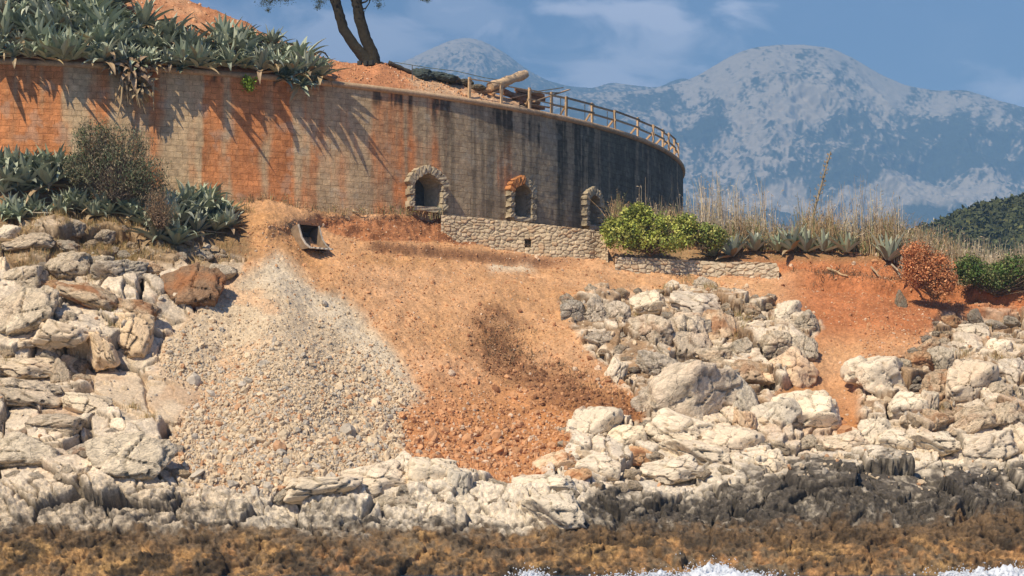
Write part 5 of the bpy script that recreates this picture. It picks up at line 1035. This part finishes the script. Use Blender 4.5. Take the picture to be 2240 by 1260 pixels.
# small litter: bare branches lying about
GBk = 'bare branches lying on the slope'
for (a1, b1, r, c, lab) in [((30, 475), (118, 490), .035, (.50, .42, .30), 'long bare stick lying below the left thicket'), ((400, 508), (495, 512), .03, (.40, .34, .25), 'thin grey stick under the agave clump above the cone'), ((0, 392), (70, 395), .03, (.42, .36, .28), 'pale stick lying in the upper left thicket'),
                            ((1808, 590), (1852, 618), .07, (.52, .36, .2), 'thick cut branch lying on the red bank'), ((2125, 612), (2240, 650), .05, (.36, .28, .2), 'long bare branch under the green thicket'), ((1905, 590), (1925, 620), .05, (.42, .3, .18), 'short branch on the red bank near the rusty bush'),
                            ((1950, 585), (1968, 620), .05, (.4, .33, .24), 'leaning bare stem beside the rusty bush'), ((768, 455), (796, 474), .04, (.40, .34, .24), 'short stick leaning on the foot of the wall')]:
    pa = ground(*a1); pb = ground(*b1); pa = pa + N0 * .12; pb = pb + N0 * .14; mb = MB(); m_ = (pa + pb) / 2 + np.array([0, -.05, RNG.uniform(-.05, .12)]); mb.tube([pa, (pa + m_) / 2, m_, (m_ + pb) / 2 + RNG.normal(0, .03, 3), pb], np.linspace(r, r * .5, 5), 7, c, nz=.1); mb.tube([m_, m_ + np.array([.2, -.1, .22])], [r * .5, .008], 5, c)
    tag(mb.build('fallen_branch', M['bark']), lab, 'branch', GBk)
# ------------------------------------------------------------------ pine tree
def tree():
    D = float(W_u(810)) + 3.0; b = P(812, 134, D); t = empty('pine_tree', b, 'leaning pine with a forked dark trunk on the red mound', 'tree'); bc = (.035, .03, .022)
    px = lambda u, v, d=0: P(u, v, D + d)
    tr = [([(812, 150), (800, 128), (775, 100), (752, 65), (742, 30), (733, 0), (722, -60), (700, -140), (690, -220)], [.42, .34, .28, .27, .27, .27, .25, .2, .1]), ([(818, 150), (816, 122), (800, 85), (788, 45), (781, 10), (778, -30), (782, -100), (800, -180), (830, -260)], [.45, .34, .31, .30, .29, .27, .25, .2, .1])]
    for pts, rad in tr:
        P0 = [px(u, v) for u, v in pts]; Q = []; rr_ = []
        for k in range(len(P0) - 1):
            for s in np.linspace(0, 1, 6)[:-1]: Q.append(P0[k] * (1 - s) + P0[k + 1] * s); rr_.append((rad[k] * (1 - s) + rad[k + 1] * s) * .92)
        mb = MB(); mb.tube(Q, rr_, 12, bc, nz=.05); o = mb.build('trunk', M['bark'], None, True); attach(o, t)
    mb = MB()
    for pts, r in [([(742, -10), (765, -5), (779, 22)], .05), ([(784, 8), (800, 4), (812, -8)], .06), ([(787, 22), (800, 18), (808, 6), (812, -20)], .045), ([(790, 36), (797, 26), (803, 14)], .02), ([(722, -60), (660, -50), (610, -20), (590, 8)], .07), ([(782, -100), (850, -70), (900, -30), (925, 2)], .07), ([(778, -30), (720, -40), (700, -5)], .05), ([(783, -60), (815, -40), (829, 0)], .04), ([(722, -60), (640, -120), (560, -130)], .09), ([(782, -100), (880, -150), (980, -160)], .09)]:
        mb.tube([px(u, v, RNG.normal(0, .15)) for u, v in pts], np.linspace(r, r * .4, len(pts)), 6, bc)
    o = mb.build('limbs', M['bark']); attach(o, t)
    V, Fs, Cs, n = [], [], [], 0
    cl = [(582, 4, 14), (600, -4, 18), (628, -4, 12), (587, 22, 4), (700, 5, 10), (708, -8, 14), (695, 16, 5), (829, 12, 6), (826, -4, 12), (805, -8, 12), (925, -6, 10), (935, 0, 6)]
    for (u, v, r) in cl:
        for k in range(int(22 * r)): 
            V_, n_ = None, None; q = px(u + RNG.normal(0, r * .6), v + RNG.normal(0, r * .45), RNG.normal(0, .3)); a_ = RNG.normal(0, 1, 3); a_ /= np.linalg.norm(a_); b_ = np.cross(a_, RNG.normal(0, 1, 3)); b_ /= np.linalg.norm(b_); l = RNG.uniform(.06, .14)
            V += [q, q + a_ * l * .5 + b_ * .012, q + a_ * l, q + a_ * l * .5 - b_ * .012]; Fs.append((n, n + 1, n + 2, n + 3)); n += 4; Cs += [np.array([.06, .075, .035]) * RNG.uniform(.6, 1.4)] * 4
    for k in range(260):
        c = px(RNG.uniform(540, 1010), RNG.uniform(-330, -60), RNG.normal(0, 1.5))
        for j in range(45):
            q = c + RNG.normal(0, .28, 3); a_ = RNG.normal(0, 1, 3); a_ /= np.linalg.norm(a_); b_ = np.cross(a_, RNG.normal(0, 1, 3)); b_ /= np.linalg.norm(b_); V += [q, q + a_ * .09 + b_ * .03, q + a_ * .18, q + a_ * .09 - b_ * .03]; Fs.append((n, n + 1, n + 2, n + 3)); n += 4; Cs += [np.array([.06, .085, .04]) * RNG.uniform(.6, 1.4)] * 4
    o = mk('crown', V, np.array(Fs), M['foliage'], np.array(Cs), False); attach(o, t)
tree()
# ------------------------------------------------------------------ mountains
def mountain(name, prof, d1, d0, ulo, uhi, seed, patt, step=5, nr=260, vfoot=640):
    step = step * .7; nr = int(nr * 1.4)
    pu, pv = zip(*prof); u = np.arange(ulo, uhi, step); v1 = np.interp(u, pu, pv); k = np.ones(9) / 9; v1 = np.convolve(np.pad(v1, 4, 'edge'), k, 'valid')
    s = np.linspace(0, 1.12, nr)[:, None]; D = d1 + (d0 - d1) * np.minimum(s, 1); D = np.where(s > 1, d0 + 0 * s, D)
    s_ = (1 - np.linspace(0, 1, nr))[:, None]                # 1 ridge .. 0 foot
    vv = v1[None] + (vfoot - v1[None]) * (1 - s_) ** 1.0; Dg = d0 + (d1 - d0) * (s_ ** .8) + 0 * u[None]
    U = u[None] + 0 * s_
    p = P(U, vv, Dg).reshape(-1, 3); f = p / d1 * 9
    rn = fbm(f * np.array([2.6, 1.3, 1.3]), 7, seed, .6, True); env = (np.minimum((1 - s_) * 5, 1) * np.minimum(s_ * 6 + .2, 1) + 0 * U).ravel()
    p[:, 2] += env * rn * d1 * .0075; p[:, 1] -= env * rn * d1 * .018
    rid = (s_ > .985).ravel() if False else None
    p[:, 2] += (1 - env) * d1 * .0008 * fbm(f * 5, 4, seed + 3)
    col = patt(U.ravel(), vv.ravel(), f, rn); 
    q = p.reshape(nr, len(u), 3); bk_ = q[0].copy(); bk_[:, 1] += 800; bk_[:, 2] -= 500; q = np.concatenate([bk_[None], q]); col = np.concatenate([col[:len(u)], col])
    tag(mk(name, q.reshape(-1, 3), gridfaces(nr + 1, len(u)), M['mount'], np.clip(col, .01, 1)), kind='structure')
PALEK = np.array([.56, .48, .38]); SCR = np.array([.04, .05, .035])
def patt_main(U, V_, f, rn):
    a = fbm(f * np.array([3, 3, 3.]), 6, 700, .6); b = fbm(np.stack([U / 120, V_ / 60 + U / 260, 0 * U], 1), 5, 710, .6); fn = fbm(np.stack([U / 6, V_ / 5, 0 * U], 1), 3, 720, .8); gu = fbm(np.stack([(U - 1720) / 22 + V_ / 60 * np.sign(U - 1720), V_ / 90, 0 * U], 1), 4, 760, .6); st = fbm(np.stack([U / 40 + V_ / 30, (V_ - U * .35) / 9, 0 * U], 1), 4, 730, .6)
    bias = np.interp(V_, [90, 150, 260, 300, 345, 375, 400, 410, 450, 465], [.55, .38, .12, -.06, -.02, -.16, -.22, .0, .05, -.3]) - .30 * ss(130, 420, np.abs(U - 1740)) * (V_ < 390)
    low = inpoly(U + 18 * b, V_ + 10 * a + 8 * fn, [(1505, 438), (1610, 414), (1690, 402), (1750, 402), (1760, 440), (1800, 455), (1850, 420), (1950, 408), (2030, 405), (2110, 425), (2160, 445), (2100, 475), (1500, 470)], 5)
    gl = inpoly(U + 20 * b, V_ + 14 * a, [(1600, 285), (1680, 240), (1800, 230), (1900, 270), (1990, 310), (1920, 320), (1850, 345), (1700, 400), (1560, 380), (1560, 330)], 26) * .26
    dark = inpoly(U + 14 * b, V_ + 10 * a, [(1470, 240), (1640, 205), (1730, 190), (1700, 215), (1600, 245), (1560, 310), (1480, 330)], 20) * .35
    fac = .95 * ss(-.08, .3, bias + .05 + gl - dark + .6 * b + .4 * a + .65 * fn + .3 * st + .5 * gu); fac = np.maximum(fac * .85, low * (.72 + .4 * fn + .3 * st)); fac = np.clip(fac, 0, 1)[:, None]
    return PALEK * (1 + .16 * fn)[:, None] * fac + SCR * (1 - fac)
def patt_left(U, V_, f, rn):
    a = fbm(f * 4, 6, 740, .6); fn = fbm(np.stack([U / 5, V_ / 4, 0 * U], 1), 3, 750, .8); bias = np.interp(V_, [80, 150, 200], [.35, .2, .0]); bias = np.where(U > 1240, bias - .02, bias); fac = ss(-.1, .3, bias + .5 * a + .8 * fn)[:, None] * .9; return PALEK * fac + SCR * (1 - fac)
mountain('mountain', [(1100, 330), (1200, 235), (1280, 205), (1350, 202), (1420, 196), (1480, 183), (1530, 163), (1570, 138), (1610, 117), (1650, 103), (1700, 98), (1770, 98), (1820, 105), (1870, 130), (1930, 165), (1985, 190), (2050, 200), (2110, 196), (2160, 212), (2240, 235), (2400, 262), (2900, 330)], 8000, 4600, 1000, 2800, 800, patt_main)
mountain('distant_mountain', [(300, 190), (500, 165), (560, 140), (640, 132), (720, 130), (800, 140), (870, 140), (900, 128), (950, 102), (990, 86), (1030, 82), (1060, 90), (1100, 112), (1150, 150), (1190, 175), (1240, 190), (1300, 192), (1335, 178), (1390, 184), (1440, 190), (1475, 175), (1500, 170), (1560, 200), (1700, 260), (2000, 300)], 9300, 8200, 200, 2000, 820, patt_left, nr=140, vfoot=420)
# ------------------------------------------------------------------ wooded hill
def hill():
    prof = lambda u: np.interp(u, [1850, 1930, 1990, 2050, 2110, 2170, 2240, 2400, 2700], [600, 545, 512, 490, 466, 446, 434, 420, 425]); u = np.arange(1850, 2700, 8); nr = 60; s = np.linspace(0, 1, nr)[:, None]; v = prof(u)[None] + (720 - prof(u)[None]) * s; D = 480 - 120 * s + 0 * v
    p = P(u[None] + 0 * s, v, D).reshape(-1, 3); p[:, 2] += 1.5 * fbm(p * .05, 4, 900); bk_ = p.reshape(nr, -1, 3)[0].copy(); bk_[:, 1] += 120; bk_[:, 2] -= 40; G = np.concatenate([bk_[None], p.reshape(nr, -1, 3)]); tag(mk('hill', G.reshape(-1, 3), gridfaces(nr + 1, len(u)), M['terrain'], np.tile([.035, .045, .022], (len(u) * (nr + 1), 1))), kind='structure')
    V, Fs, Cs, n = [], [], [], 0
    for k in range(2600):
        uu = RNG.uniform(1880, 2460); s_ = RNG.uniform(0, .62) ** 1.1; vv = prof(uu) + (720 - prof(uu)) * s_; c = P(uu, vv, 480 - 120 * s_); r = RNG.uniform(1.0, 2.3); col = np.array([.065, .072, .026]) * RNG.uniform(.55, 1.5) * (np.array([1.7, 1.5, 1.2]) if RNG.random() < .06 else 1)
        for j in range(34):
            d = RNG.normal(0, 1, 3); d /= np.linalg.norm(d); q = c + d * r * RNG.uniform(.6, 1.05) * np.array([1, 1, .8]); a_ = RNG.normal(0, 1, 3); a_ /= np.linalg.norm(a_); b_ = np.cross(a_, d); b_ /= np.linalg.norm(b_) + 1e-6; l = r * .34
            V += [q - a_ * l, q + b_ * l * .6, q + a_ * l, q - b_ * l * .6]; Fs.append((n, n + 1, n + 2, n + 3)); n += 4; Cs += [col * RNG.uniform(.8, 1.2)] * 4
    tag(mk('forest', V, np.array(Fs), M['foliage'], np.array(Cs), False), kind='stuff')
hill()
# ------------------------------------------------------------------ haze (closed box round everything, sky outside)
def haze():
    x0, x1, y0, y1, z0, z1 = -7000, 8000, -400, 10300, -40, 1960
    V = [(x, y, z) for x in (x0, x1) for y in (y0, y1) for z in (z0, z1)]; m = bpy.data.materials.new('haze_air'); m.use_nodes = True; nt = m.node_tree; nt.nodes.clear(); o_ = N(nt, 'ShaderNodeOutputMaterial'); pv = N(nt, 'ShaderNodeVolumePrincipled')
    pv.inputs['Color'].default_value = (.32, .61, 1.0, 1); pv.inputs['Density'].default_value = HAZE; pv.inputs['Anisotropy'].default_value = -0.35; nt.links.new(pv.outputs[0], o_.inputs['Volume'])
    o = mk('haze', V, [(0, 1, 3, 2), (4, 6, 7, 5), (0, 4, 5, 1), (2, 3, 7, 6), (0, 2, 6, 4), (1, 5, 7, 3)], m, smooth=False); tag(o, kind='stuff')
HAZE = .00018
haze()
